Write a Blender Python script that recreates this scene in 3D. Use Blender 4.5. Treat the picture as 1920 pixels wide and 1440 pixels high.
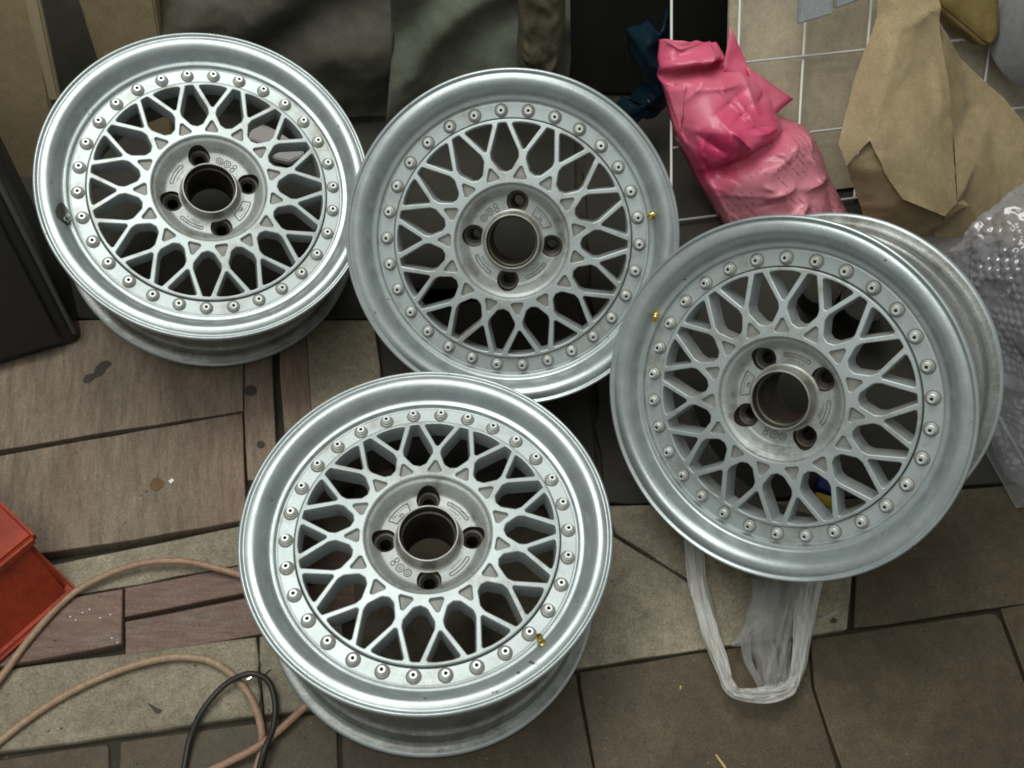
import bpy, bmesh, math, random
from mathutils import Vector, Matrix, noise
from mathutils.geometry import delaunay_2d_cdt

for o in list(bpy.data.objects):
    bpy.data.objects.remove(o)
scene = bpy.context.scene
COL = scene.collection
random.seed(7)
PI = math.pi
R_ = math.radians

# ------------------------------------------------------------------ camera
CAM = Vector((0.0, 0.0, 1.15635))
CROT = Matrix(((0.9992, -0.0218, -0.0331), (0.0, 0.8350, -0.5502), (0.0397, 0.5498, 0.8344)))
cam_data = bpy.data.cameras.new('camera')
cam_data.sensor_width = 36.0
cam_data.lens = 36.0 * 1760 / 1920
cam_data.clip_start = 0.02
cam_data.clip_end = 100
cam = bpy.data.objects.new('camera', cam_data)
COL.objects.link(cam)
cam.matrix_world = Matrix.Translation(CAM) @ CROT.to_4x4()
scene.camera = cam

# ------------------------------------------------------------------ world and lamps (an indoor workshop at night)
world = bpy.data.worlds.new('World')
scene.world = world
world.use_nodes = True
bg = world.node_tree.nodes['Background']
bg.inputs[0].default_value = (0.94, 1.0, 0.94, 1)
bg.inputs[1].default_value = 0.27


def lamp(name, loc, target, sx, sy, power, col):
    d = bpy.data.lights.new(name, 'AREA')
    d.shape = 'RECTANGLE'
    d.size, d.size_y, d.energy, d.color = sx, sy, power, col
    o = bpy.data.objects.new(name, d)
    COL.objects.link(o)
    o.location = loc
    o.rotation_euler = (Vector(target) - Vector(loc)).to_track_quat('-Z', 'Y').to_euler()
    return o


lamp('ceiling_tube_lamp', (-0.35, 1.15, 2.30), (-0.3, 0.95, 0), 1.5, 0.9, 22, (0.98, 1.0, 0.935))
lamp('ceiling_tube_lamp', (-0.55, 0.10, 2.35), (-0.2, 0.4, 0), 1.5, 0.9, 15, (0.98, 1.0, 0.935))

scene.view_settings.view_transform = 'Standard'
scene.view_settings.look = 'None'
scene.view_settings.exposure = 0.27
scene.view_settings.gamma = 1.0
scene.render.engine = 'CYCLES'
scene.cycles.filter_width = 1.8
scene.cycles.max_bounces = 8
scene.cycles.transparent_max_bounces = 12

# ------------------------------------------------------------------ helpers
F = 1760.0


def ray(x, y):
    return CROT @ Vector(((x - 960) / F, -(y - 720) / F, -1.0))


def fl(x, y, z=0.0):
    d = ray(x, y)
    return CAM + d * ((z - CAM.z) / d.z)


def onp(x, y, p0, n, h=0.0):
    d = ray(x, y)
    q = Vector(p0) + Vector(n) * h
    return CAM + d * ((q - CAM).dot(n) / d.dot(n))


def aty(x, y, Y):
    d = ray(x, y)
    return CAM + d * (Y / d.y)


def obj(name, mesh, mat=None, parent=None):
    if isinstance(mesh, bmesh.types.BMesh):
        m = bpy.data.meshes.new(name)
        mesh.normal_update()
        mesh.to_mesh(m)
        mesh.free()
        mesh = m
    o = bpy.data.objects.new(name, mesh)
    COL.objects.link(o)
    if mat is not None:
        if not mesh.materials:
            mesh.materials.append(mat)
    if parent is not None:
        o.parent = parent
    return o


def empty(name, mat4=None):
    o = bpy.data.objects.new(name, None)
    o.empty_display_size = 0.05
    COL.objects.link(o)
    if mat4 is not None:
        o.matrix_world = mat4
    return o


def tag(o, label, cat, group=None):
    o['label'] = label
    o['category'] = cat
    if group:
        o['group'] = group
    return o


def smooth(mesh, ang=35):
    mesh.shade_smooth()
    mesh.set_sharp_from_angle(angle=R_(ang))


def lathe(name, prof, seg=96, closed=False, ang=35):
    """prof: (r, z) list, outward normals when listed so that +z top goes outwards->inwards"""
    vs, fs = [], []
    n = len(prof)
    for i in range(seg):
        a = 2 * PI * i / seg
        c, s = math.cos(a), math.sin(a)
        for r, z in prof:
            vs.append((r * c, r * s, z))
    m = n if closed else n - 1
    for i in range(seg):
        j = (i + 1) % seg
        for k in range(m):
            l = (k + 1) % n
            fs.append((i * n + k, j * n + k, j * n + l, i * n + l))
    me = bpy.data.meshes.new(name)
    me.from_pydata(vs, [], fs)
    me.validate()
    bm = bmesh.new()
    bm.from_mesh(me)
    bmesh.ops.remove_doubles(bm, verts=bm.verts, dist=1e-7)
    bmesh.ops.recalc_face_normals(bm, faces=bm.faces)
    bm.to_mesh(me)
    bm.free()
    smooth(me, ang)
    return me


def resample(pts, step):
    out = []
    for a, b in zip(pts[:-1], pts[1:]):
        a, b = Vector(a), Vector(b)
        n = max(1, int((b - a).length / step))
        for i in range(n):
            out.append(a.lerp(b, i / n))
    out.append(Vector(pts[-1]))
    return out


def spline(pts, n=10):
    """Catmull-Rom through pts"""
    P = [Vector(p) for p in pts]
    P = [P[0] * 2 - P[1]] + P + [P[-1] * 2 - P[-2]]
    out = []
    for i in range(1, len(P) - 2):
        p0, p1, p2, p3 = P[i - 1:i + 3]
        for k in range(n):
            t = k / n
            out.append(0.5 * ((2 * p1) + (p2 - p0) * t + (2 * p0 - 5 * p1 + 4 * p2 - p3) * t * t + (3 * p1 - p0 - 3 * p2 + p3) * t ** 3))
    out.append(P[-2])
    return out


def tube_bm(bm, pts, rad, seg=8, cap=True):
    rings = []
    up = Vector((0, 0, 1))
    N = len(pts)
    for i, p in enumerate(pts):
        t = (pts[min(i + 1, N - 1)] - pts[max(i - 1, 0)]).normalized()
        s = t.cross(up)
        if s.length < 1e-4:
            s = t.cross(Vector((1, 0, 0)))
        s.normalize()
        u = s.cross(t)
        r = rad(i / max(1, N - 1)) if callable(rad) else rad
        rings.append([bm.verts.new(p + (s * math.cos(2 * PI * k / seg) + u * math.sin(2 * PI * k / seg)) * r) for k in range(seg)])
    for a, b in zip(rings[:-1], rings[1:]):
        for k in range(seg):
            f = bm.faces.new((a[k], a[(k + 1) % seg], b[(k + 1) % seg], b[k]))
            f.smooth = True
    if cap:
        bm.faces.new(rings[0])
        bm.faces.new(rings[-1][::-1])


def box_bm(bm, M, sx, sy, sz, bev=0.0, seg=2):
    g = bmesh.ops.create_cube(bm, size=1.0, matrix=M @ Matrix.Diagonal((sx, sy, sz, 1)))
    if bev:
        es = list({e for v in g['verts'] for e in v.link_edges})
        bmesh.ops.bevel(bm, geom=es, offset=bev, segments=seg, affect='EDGES', profile=0.5)


def nz(p, s, o=0.0):
    return noise.noise(Vector(p) * s + Vector((o, o * 1.7, -o)))


def ridged(p, s, o=0.0, oct=4):
    v, a, t = 0, 1, 0
    for k in range(oct):
        v += a * (1 - 2 * abs(nz(p, s, o + 9.1 * k)))
        t += a
        a *= 0.5
        s *= 2.03
    return v / t


# ------------------------------------------------------------------ materials
def pm(name, c1, c2=None, scale=6.0, rough=0.6, metal=0.0, bump=0.0, bscale=60.0, stretch=(1, 1, 1), c3=None, s3=2.0, t3=(0.55, 0.7),
       rvar=0.0, coat=0.0, alpha=1.0, trans=0.0, sheen=0.0, spec=0.5, sss=0.0, contrast=(0.3, 0.7), rnd=True, ior=1.45, tl=0.0, speck=None, rotz=0.0):
    m = bpy.data.materials.new(name)
    m.use_nodes = True
    nt = m.node_tree
    N, L = nt.nodes, nt.links
    b = N['Principled BSDF']
    b.inputs['Roughness'].default_value = rough
    b.inputs['Metallic'].default_value = metal
    b.inputs['Coat Weight'].default_value = coat
    b.inputs['Coat Roughness'].default_value = 0.27
    b.inputs['Alpha'].default_value = alpha
    b.inputs['Transmission Weight'].default_value = trans
    b.inputs['Specular IOR Level'].default_value = spec
    b.inputs['IOR'].default_value = ior
    if sss:
        b.inputs['Subsurface Weight'].default_value = sss
        b.inputs['Subsurface Radius'].default_value = (0.02, 0.01, 0.01)
        b.inputs['Subsurface Scale'].default_value = 0.5
    tc = N.new('ShaderNodeTexCoord')
    mp = N.new('ShaderNodeMapping')
    mp.inputs['Scale'].default_value = stretch
    r0 = N.new('ShaderNodeMapping')
    r0.inputs['Rotation'].default_value = (0, 0, rotz)
    L.new(tc.outputs['Object'], r0.inputs['Vector'])
    L.new(r0.outputs[0], mp.inputs['Vector'])
    vec = mp.outputs['Vector']
    if rnd:
        oi = N.new('ShaderNodeObjectInfo')
        mu = N.new('ShaderNodeMath')
        mu.operation = 'MULTIPLY'
        mu.inputs[1].default_value = 37.0
        L.new(oi.outputs['Random'], mu.inputs[0])
        ad = N.new('ShaderNodeVectorMath')
        ad.operation = 'ADD'
        L.new(vec, ad.inputs[0])
        L.new(mu.outputs[0], ad.inputs[1])
        vec = ad.outputs[0]

    def noi(s, det=8, ro=0.6):
        t = N.new('ShaderNodeTexNoise')
        t.inputs['Scale'].default_value = s
        t.inputs['Detail'].default_value = det
        t.inputs['Roughness'].default_value = ro
        L.new(vec, t.inputs['Vector'])
        return t.outputs['Fac']

    def mr(src, a, bb, lo=0.0, hi=1.0):
        t = N.new('ShaderNodeMapRange')
        t.inputs[1].default_value, t.inputs[2].default_value = a, bb
        t.inputs[3].default_value, t.inputs[4].default_value = lo, hi
        L.new(src, t.inputs[0])
        return t.outputs[0]

    def mix(fac, a, c):
        t = N.new('ShaderNodeMix')
        t.data_type = 'RGBA'
        L.new(fac, t.inputs[0])
        for s, v in ((t.inputs[6], a), (t.inputs[7], c)):
            if hasattr(v, 'is_linked'):
                L.new(v, s)
            else:
                s.default_value = (*v, 1)
        return t.outputs[2]
    col = None
    if c2 is not None:
        col = mix(mr(noi(scale), *contrast), c1, c2)
    if c3 is not None:
        col = mix(mr(noi(s3, 10, 0.7), *t3), col if col is not None else c1, c3)
    for sp in (speck or ()):
        sc_, lo_, hi_, st_ = sp
        t = N.new('ShaderNodeTexNoise')
        t.inputs['Scale'].default_value = sc_
        t.inputs['Detail'].default_value = 4
        t.inputs['Roughness'].default_value = 0.75
        m2 = N.new('ShaderNodeMapping')
        m2.inputs['Scale'].default_value = st_
        L.new(r0.outputs[0], m2.inputs[0])
        L.new(m2.outputs[0], t.inputs['Vector'])
        g = mr(t.outputs['Fac'], 0.32, 0.68, lo_, hi_)
        vm = N.new('ShaderNodeVectorMath')
        vm.operation = 'SCALE'
        if col is not None:
            L.new(col, vm.inputs[0])
        else:
            vm.inputs[0].default_value = c1
        L.new(g, vm.inputs['Scale'])
        col = vm.outputs[0]
    if col is not None:
        L.new(col, b.inputs['Base Color'])
    else:
        b.inputs['Base Color'].default_value = (*c1, 1)
    if rvar:
        L.new(mr(noi(scale * 2.3), 0.3, 0.7, max(0.02, rough - rvar), min(1, rough + rvar)), b.inputs['Roughness'])
    if bump:
        bp = N.new('ShaderNodeBump')
        bp.inputs['Strength'].default_value = bump
        bp.inputs['Distance'].default_value = 0.002
        L.new(noi(bscale, 6), bp.inputs['Height'])
        L.new(bp.outputs[0], b.inputs['Normal'])
    if tl:
        t = N.new('ShaderNodeBsdfTranslucent')
        if col is not None:
            L.new(col, t.inputs[0])
        else:
            t.inputs[0].default_value = (*c1, 1)
        ms = N.new('ShaderNodeMixShader')
        ms.inputs[0].default_value = tl
        L.new(b.outputs[0], ms.inputs[1])
        L.new(t.outputs[0], ms.inputs[2])
        L.new(ms.outputs[0], N['Material Output'].inputs[0])
    m['vec'] = 0
    return m


M = {}
M['silver'] = pm('silver_paint', (0.462, 0.508, 0.520), (0.42, 0.46, 0.470), 9, rough=0.45, metal=0.5, bump=0.08, bscale=420, c3=(0.28, 0.265, 0.23), s3=18, t3=(0.53, 0.72), rvar=0.05, speck=((500, 0.93, 1.07, (1, 1, 1)),))
M['barrel'] = pm('dirty_barrel', (0.36, 0.37, 0.36), (0.22, 0.22, 0.205), 10, rough=0.42, metal=0.6, bump=0.1, bscale=200, c3=(0.085, 0.075, 0.06), s3=14, t3=(0.52, 0.72), speck=((300, 0.8, 1.2, (1, 1, 1)), (60, 0.8, 1.15, (1, 1, 8))))
M['grime'] = pm('black_grime', (0.035, 0.03, 0.026), (0.06, 0.05, 0.04), 50, rough=0.7, alpha=0.72)
M['hub'] = pm('shaded_grimy_hub_paint', (0.42, 0.445, 0.445), (0.33, 0.345, 0.34), 24, rough=0.48, metal=0.45, bump=0.12, bscale=350, c3=(0.17, 0.15, 0.12), s3=30, t3=(0.52, 0.72), speck=((400, 0.85, 1.12, (1, 1, 1)),))  # base darkened to paint in shade of the hub recess; brown spots are grime
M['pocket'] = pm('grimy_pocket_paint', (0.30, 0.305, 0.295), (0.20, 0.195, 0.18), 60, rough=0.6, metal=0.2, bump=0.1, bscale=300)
M['mark'] = pm('grime_filled_marks', (0.22, 0.215, 0.20), (0.15, 0.14, 0.125), 80, rough=0.6, metal=0.3)
M['ringdirt'] = pm('dirt_ring', (0.12, 0.11, 0.095), (0.24, 0.23, 0.21), 120, rough=0.7)
M['flange'] = pm('dirty_washer', (0.40, 0.405, 0.395), (0.26, 0.245, 0.215), 60, rough=0.5, metal=0.4)
M['silver_lip'] = pm('silver_lip', (0.468, 0.514, 0.526), (0.42, 0.46, 0.470), 7, rough=0.38, metal=0.7, bump=0.06, bscale=420, c3=(0.10, 0.085, 0.07), s3=64, t3=(0.645, 0.68), rvar=0.08, speck=((500, 0.93, 1.07, (1, 1, 1)), (24, 0.86, 1.08, (1, 1, 1))))
M['nut'] = pm('bolt_steel', (0.66, 0.69, 0.69), (0.54, 0.55, 0.54), 60, rough=0.4, metal=0.5, bump=0.05, bscale=300)
M['bore'] = pm('bare_dirty_metal', (0.10, 0.095, 0.08), (0.05, 0.04, 0.03), 40, rough=0.5, metal=0.7, c3=(0.12, 0.06, 0.02), s3=25)
M['collar'] = pm('worn_collar_metal', (0.42, 0.43, 0.415), (0.25, 0.225, 0.185), 45, rough=0.4, metal=0.6, bump=0.1, bscale=200)
M['brass'] = pm('brass', (0.75, 0.60, 0.22), (0.55, 0.42, 0.13), 90, rough=0.25, metal=1.0)
M['chrome'] = pm('chrome_valve', (0.7, 0.72, 0.72), rough=0.15, metal=1.0)
M['rubber'] = pm('black_rubber', (0.02, 0.02, 0.02), rough=0.6)
M['plywood'] = pm('weathered_plywood', (0.232, 0.182, 0.132), (0.142, 0.108, 0.08), 9, rough=0.75, bump=0.25, bscale=70, stretch=(3.2, 0.5, 1), c3=(0.19, 0.112, 0.083), s3=2.6, t3=(0.48, 0.78), rotz=R_(-12), speck=((90, 0.72, 1.28, (1.6, 0.22, 1)), (420, 0.7, 1.3, (1, 1, 1))))
M['redboard'] = pm('reddish_board', (0.20, 0.122, 0.097), (0.145, 0.09, 0.073), 14, rough=0.7, bump=0.2, bscale=90, stretch=(0.6, 2, 1), c3=(0.19, 0.165, 0.135), s3=6, t3=(0.5, 0.7), speck=((120, 0.75, 1.25, (0.2, 1.5, 1)), (420, 0.7, 1.3, (1, 1, 1))))
M['concrete'] = pm('worn_concrete', (0.295, 0.256, 0.188), (0.185, 0.158, 0.115), 7, rough=0.85, bump=0.5, bscale=110, c3=(0.085, 0.07, 0.052), s3=9, t3=(0.55, 0.75), speck=((45, 0.78, 1.22, (1, 1, 1)), (380, 0.62, 1.38, (1, 1, 1))))
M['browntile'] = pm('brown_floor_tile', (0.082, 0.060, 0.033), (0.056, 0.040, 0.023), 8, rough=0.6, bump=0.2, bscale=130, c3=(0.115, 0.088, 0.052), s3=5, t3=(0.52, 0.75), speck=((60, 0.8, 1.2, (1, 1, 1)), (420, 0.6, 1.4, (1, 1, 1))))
M['grout'] = pm('dark_subfloor', (0.05, 0.042, 0.03), (0.03, 0.025, 0.018), 20, rough=0.9)
M['mat'] = pm('floor_shade_black', (0.028, 0.026, 0.022), (0.042, 0.038, 0.030), 14, rough=0.8, bump=0.3, bscale=120)  # near-black colour stands in for shade on the floor behind the wheels
M['dark'] = pm('dark_painted_board', (0.105, 0.098, 0.076), (0.062, 0.058, 0.046), 5, rough=0.7, bump=0.2, bscale=60, speck=((50, 0.88, 1.12, (1, 1, 1)), (420, 0.8, 1.2, (1, 1, 1))))
M['black'] = pm('black_cabinet_paint', (0.016, 0.016, 0.014), (0.024, 0.024, 0.021), 10, rough=0.42, bump=0.1, bscale=90)
M['card'] = pm('cardboard', (0.30, 0.235, 0.135), (0.25, 0.19, 0.11), 6, rough=0.85, bump=0.1, bscale=120, speck=((50, 0.88, 1.12, (1, 1, 1)), (420, 0.8, 1.2, (1, 1, 1))))
M['cardgrey'] = pm('stained_cardboard', (0.53, 0.46, 0.335), (0.40, 0.345, 0.255), 5, rough=0.85, bump=0.2, bscale=90, c3=(0.52, 0.45, 0.30), s3=3, speck=((50, 0.88, 1.12, (1, 1, 1)), (420, 0.8, 1.2, (1, 1, 1))))
M['kraft'] = pm('kraft_paper', (0.38, 0.29, 0.165), (0.325, 0.245, 0.14), 7, rough=0.75, bump=0.08, bscale=160, speck=((50, 0.88, 1.12, (1, 1, 1)), (420, 0.8, 1.2, (1, 1, 1))))
M['wire'] = pm('white_wire', (0.75, 0.75, 0.72), rough=0.35)
M['sheet'] = pm('grey_green_plastic_sheet', (0.16, 0.17, 0.13), (0.085, 0.092, 0.07), 4, rough=0.35, bump=0.2, bscale=30, speck=((50, 0.88, 1.12, (1, 1, 1)), (420, 0.8, 1.2, (1, 1, 1))))
M['sack'] = pm('mossy_sack', (0.13, 0.11, 0.065), (0.06, 0.055, 0.035), 22, rough=0.9, bump=0.8, bscale=60)
M['bluebag'] = pm('teal_blue_plastic', (0.006, 0.026, 0.034), (0.005, 0.010, 0.030), 12, rough=0.3, bump=0.1, bscale=40)
M['greyplastic'] = pm('grey_plastic', (0.34, 0.35, 0.37), (0.28, 0.29, 0.31), 10, rough=0.45, speck=((50, 0.88, 1.12, (1, 1, 1)), (420, 0.8, 1.2, (1, 1, 1))))
M['greyboard'] = pm('grey_scrap', (0.42, 0.40, 0.39), (0.36, 0.34, 0.33), 10, rough=0.6)
M['foam'] = pm('yellow_brown_foam', (0.30, 0.22, 0.075), (0.16, 0.11, 0.04), 18, rough=0.9, bump=0.6, bscale=80)
M['red'] = pm('orange_red_plastic', (0.33, 0.038, 0.011), (0.23, 0.025, 0.009), 12, rough=0.42, bump=0.08, bscale=120, speck=((30, 0.8, 1.2, (1, 1, 1)), (400, 0.75, 1.25, (1, 1, 1))))
M['cable'] = pm('pinkish_beige_rubber', (0.34, 0.255, 0.16), (0.32, 0.165, 0.12), 5, rough=0.5, bump=0.2, bscale=90, c3=(0.30, 0.25, 0.15), s3=9, speck=((120, 0.75, 1.2, (1, 1, 1)), (500, 0.8, 1.2, (1, 1, 1))))
M['cableblack'] = pm('black_cable_rubber', (0.022, 0.020, 0.018), rough=0.45)
M['bubble'] = pm('bubble_wrap_film', (0.62, 0.61, 0.67), (0.46, 0.45, 0.50), 16, rough=0.05, spec=1.0, alpha=0.32, ior=2.1)
M['clear'] = pm('clear_plastic', (0.6, 0.62, 0.64), rough=0.12, alpha=0.22, spec=0.7)
M['film'] = pm('thin_white_film', (0.80, 0.79, 0.78), (0.6, 0.6, 0.6), 40, rough=0.22, alpha=0.3, tl=0.3)
M['filmthick'] = pm('white_film_gathered', (0.92, 0.91, 0.89), (0.72, 0.71, 0.69), 34, rough=0.2, alpha=0.78, tl=0.3, stretch=(4, 0.5, 1))
M['tin'] = pm('dull_tin', (0.05, 0.047, 0.04), (0.025, 0.022, 0.02), 20, rough=0.85, spec=0.15)
M['bluepack'] = pm('blue_packet', (0.012, 0.03, 0.18), rough=0.4)
M['yellowpack'] = pm('yellow_packet', (0.55, 0.4, 0.03), rough=0.4)
M['whitechip'] = pm('white_chip', (0.75, 0.74, 0.72), rough=0.5)
M['straw'] = pm('straw_splinter', (0.55, 0.38, 0.15), rough=0.6)
M['stain'] = pm('dark_oil_stain', (0.055, 0.045, 0.035), (0.035, 0.03, 0.024), 60, rough=0.7)


def pink_material():
    m = pm('pink_plastic_bag', (0.82, 0.07, 0.21), (0.90, 0.24, 0.35), 7, rough=0.27, bump=0.05, bscale=35, spec=0.6, contrast=(0.4, 0.62), rnd=False, tl=0.25)
    nt = m.node_tree
    N, L = nt.nodes, nt.links
    b = N['Principled BSDF']
    src = b.inputs['Base Color'].links[0].from_socket
    at = N.new('ShaderNodeAttribute')
    at.attribute_name = 'uvp'
    # paper with lines of small print shows through the film in the lower lobe
    sep = N.new('ShaderNodeSeparateXYZ')
    L.new(at.outputs['Vector'], sep.inputs[0])

    def math_(op, a, v=None):
        t = N.new('ShaderNodeMath')
        t.operation = op
        for i, x in enumerate((a, v)):
            if x is None:
                continue
            if hasattr(x, 'is_linked'):
                L.new(x, t.inputs[i])
            else:
                t.inputs[i].default_value = x
        return t.outputs[0]
    lines = math_('SINE', math_('MULTIPLY', sep.outputs[1], 620.0))
    ls = math_('GREATER_THAN', lines, 0.62)
    n = N.new('ShaderNodeTexNoise')
    n.inputs['Scale'].default_value = 1.0
    n.inputs['Detail'].default_value = 3
    mp = N.new('ShaderNodeMapping')
    mp.inputs['Scale'].default_value = (120, 130, 1)
    L.new(at.outputs['Vector'], mp.inputs[0])
    L.new(mp.outputs[0], n.inputs['Vector'])
    words = math_('GREATER_THAN', n.outputs['Fac'], 0.5)
    n2 = N.new('ShaderNodeTexNoise')
    n2.inputs['Scale'].default_value = 14
    L.new(at.outputs['Vector'], n2.inputs['Vector'])
    patch = math_('GREATER_THAN', n2.outputs['Fac'], 0.45)
    low = math_('MULTIPLY', sep.outputs[2], 1.0)
    fac = math_('MULTIPLY', math_('MULTIPLY', ls, words), math_('MULTIPLY', patch, low))
    pale = N.new('ShaderNodeMix')
    pale.data_type = 'RGBA'
    L.new(math_('MULTIPLY', low, 0.75), pale.inputs[0])
    L.new(src, pale.inputs[6])
    pale.inputs[7].default_value = (0.88, 0.40, 0.46, 1)
    ink = N.new('ShaderNodeMix')
    ink.data_type = 'RGBA'
    L.new(math_('MULTIPLY', fac, 0.5), ink.inputs[0])
    L.new(pale.outputs[2], ink.inputs[6])
    ink.inputs[7].default_value = (0.20, 0.05, 0.06, 1)
    L.new(ink.outputs[2], b.inputs['Base Color'])
    return m


M['pink'] = pink_material()

# ------------------------------------------------------------------ floor: dark bed with boards, slabs and tiles on it
bm = bmesh.new()
box_bm(bm, Matrix.Translation((0.1, 0.9, -0.039)), 4.4, 3.6, 0.05)
floor = obj('floor', bm, M['grout'])
floor['kind'] = 'structure'


def slab(name, px, top, mat, th=0.03, bev=0.0016, jit=0.0015, step=0.04, parent=floor):
    pts = [fl(x, y, top) for x, y in px]
    pts.append(pts[0])
    ring = resample(pts, step)[:-1]
    cen = sum(ring, Vector()) / len(ring)
    out = []
    for i, p in enumerate(ring):
        t = (ring[(i + 1) % len(ring)] - ring[i - 1]).normalized()
        nn = Vector((t.y, -t.x, 0))
        q = p + nn * (nz(p, 22) * jit + nz(p, 70, 3) * jit * 0.7)
        q.z = 0
        out.append((q, nn))
    area = sum(out[i - 1][0].x * out[i][0].y - out[i][0].x * out[i - 1][0].y for i in range(len(out)))
    sg = 1 if area > 0 else -1
    bm = bmesh.new()
    rows = []
    for off, z in ((bev, top), (bev * 0.3, top - bev * 0.35), (0, top - bev), (0, top - th)):
        rows.append([bm.verts.new((q.x - nn.x * sg * off, q.y - nn.y * sg * off, z)) for q, nn in out])
    k = len(out)
    for a, b in zip(rows[:-1], rows[1:]):
        for i in range(k):
            j = (i + 1) % k
            bm.faces.new((a[i], b[i], b[j], a[j]))
    f = bm.faces.new(rows[0])
    bmesh.ops.recalc_face_normals(bm, faces=bm.faces)
    bmesh.ops.triangulate(bm, faces=[f])
    o = obj(name, bm, mat, parent)
    return o


slab('plank', [(-150, 600), (459, 600), (456, 766), (455, 770), (230, 805), (-150, 868)], 0.006, M['plywood'])
slab('plank', [(-150, 880), (212, 816), (455, 774), (461, 975), (445, 977), (250, 1012), (95, 1034), (-150, 1068)], 0.006, M['plywood'])
slab('plank', [(460, 560), (505, 560), (520, 900), (464, 900), (457, 770)], 0.004, M['plywood'])
slab('plank', [(527, 540), (568, 540), (590, 880), (541, 900), (524, 700)], 0.000, M['plywood'])
slab('slab', [(571, 600), (700, 600), (740, 905), (594, 905)], -0.002, M['concrete'])
slab('shade_slab', [(702, 540), (1080, 540), (1122, 905), (742, 905)], -0.001, M['mat'])  # no real mat: floor piece painted dark for the shade behind the middle wheel
slab('plank', [(-150, 1100), (95, 1060), (260, 1026), (450, 986), (700, 935), (700, 1010), (450, 1058), (270, 1093), (-150, 1166)], -0.001, M['concrete'])
slab('plank', [(-150, 1170), (120, 1122), (229, 1104), (228, 1207), (66, 1238), (-150, 1274)], 0.003, M['redboard'], bev=0.002)
slab('plank', [(234, 1102), (450, 1061), (700, 1014), (700, 1068), (455, 1112), (234, 1156)], -0.001, M['redboard'])
slab('plank', [(235, 1166), (455, 1122), (700, 1074), (700, 1150), (480, 1190), (235, 1232)], -0.003, M['redboard'])
slab('slab', [(-150, 1280), (65, 1246), (480, 1193), (484, 1240), (492, 1340), (-150, 1432)], -0.002, M['concrete'], bev=0.004)
slab('slab', [(486, 1192), (640, 1168), (660, 1316), (560, 1331), (495, 1340), (487, 1240)], -0.003, M['concrete'], bev=0.004)
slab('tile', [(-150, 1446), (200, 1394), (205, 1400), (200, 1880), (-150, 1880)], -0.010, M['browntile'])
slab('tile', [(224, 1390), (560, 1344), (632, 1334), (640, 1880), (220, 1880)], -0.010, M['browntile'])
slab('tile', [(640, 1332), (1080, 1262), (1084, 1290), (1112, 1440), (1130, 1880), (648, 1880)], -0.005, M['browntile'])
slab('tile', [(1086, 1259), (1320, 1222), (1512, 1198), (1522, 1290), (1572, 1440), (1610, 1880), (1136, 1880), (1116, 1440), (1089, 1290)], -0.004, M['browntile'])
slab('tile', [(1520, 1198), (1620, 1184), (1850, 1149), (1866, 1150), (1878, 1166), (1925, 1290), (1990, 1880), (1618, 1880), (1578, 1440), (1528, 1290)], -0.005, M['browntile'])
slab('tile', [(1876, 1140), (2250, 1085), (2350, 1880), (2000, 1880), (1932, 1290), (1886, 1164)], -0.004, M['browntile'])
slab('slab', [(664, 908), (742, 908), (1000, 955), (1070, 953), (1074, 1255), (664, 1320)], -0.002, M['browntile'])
slab('slab', [(1073, 953), (1134, 950), (1150, 1005), (1300, 1098), (1330, 1215), (1077, 1254)], -0.002, M['concrete'])
slab('slab', [(1138, 948), (1300, 944), (1570, 935), (1600, 1050), (1590, 1180), (1336, 1214), (1306, 1094), (1156, 1000)], -0.001, M['concrete'])
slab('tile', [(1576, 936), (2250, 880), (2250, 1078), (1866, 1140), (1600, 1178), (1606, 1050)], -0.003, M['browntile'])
slab('shade_slab', [(1085, 100), (2250, 100), (2250, 874), (1562, 930), (1130, 942)], -0.002, M['mat'], jit=0.006)  # floor painted dark in place of shade around the tilted wheel
slab('shade_slab', [(-300, 0), (1078, 0), (1078, 536), (700, 596), (-300, 596)], -0.001, M['mat'])  # added dark floor piece, keeps the openings of the rear wheels black


def patch(name, px, z, mat, h=0.0008, parent=floor):
    pts = [fl(x, y, z) for x, y in px]
    bm = bmesh.new()
    a = [bm.verts.new((p.x, p.y, z + h)) for p in pts]
    b = [bm.verts.new((p.x, p.y, z - 0.002)) for p in pts]
    bm.faces.new(a)
    for i in range(len(pts)):
        j = (i + 1) % len(pts)
        bm.faces.new((a[i], b[i], b[j], a[j]))
    bmesh.ops.recalc_face_normals(bm, faces=bm.faces)
    return obj(name, bm, mat, parent)


patch('oil_stain', [(155, 712), (162, 703), (176, 700), (180, 688), (192, 678), (204, 676), (210, 683), (200, 692), (192, 704), (180, 708), (168, 718), (158, 719)], 0.006, M['stain'])
patch('oil_stain', [(281, 908), (287, 897), (298, 896), (308, 903), (306, 914), (294, 921), (283, 918)], 0.006, pm('rust_stain', (0.16, 0.085, 0.035), (0.11, 0.06, 0.03), 60, rough=0.8))
for cx, cy, rx, ry in ((470, 733, 12, 10), (489, 834, 8, 7)):
    patch('knot', [(cx + rx * math.cos(a * PI / 6), cy + ry * math.sin(a * PI / 6)) for a in range(12)], 0.004, M['stain'])
patch('oil_stain', [(276, 1318), (286, 1322), (294, 1327), (304, 1331), (300, 1338), (290, 1336), (284, 1328)], -0.002, M['stain'])
patch('oil_stain', [(1556, 1163), (1562, 1158), (1570, 1162), (1568, 1168), (1559, 1168)], -0.001, M['stain'])

# cracks in the slabs are thin dark tubes sunk in the surface
for px, z in (([(487, 1240), (484, 1270), (489, 1300), (486, 1335)], -0.0035), ([(508, 1255), (492, 1268), (484, 1262)], -0.0035)):
    bm = bmesh.new()
    tube_bm(bm, spline([fl(x, y, z + 0.0008) for x, y in px], 6), 0.0011, 5)
    obj('crack', bm, M['stain'], floor)

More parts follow.
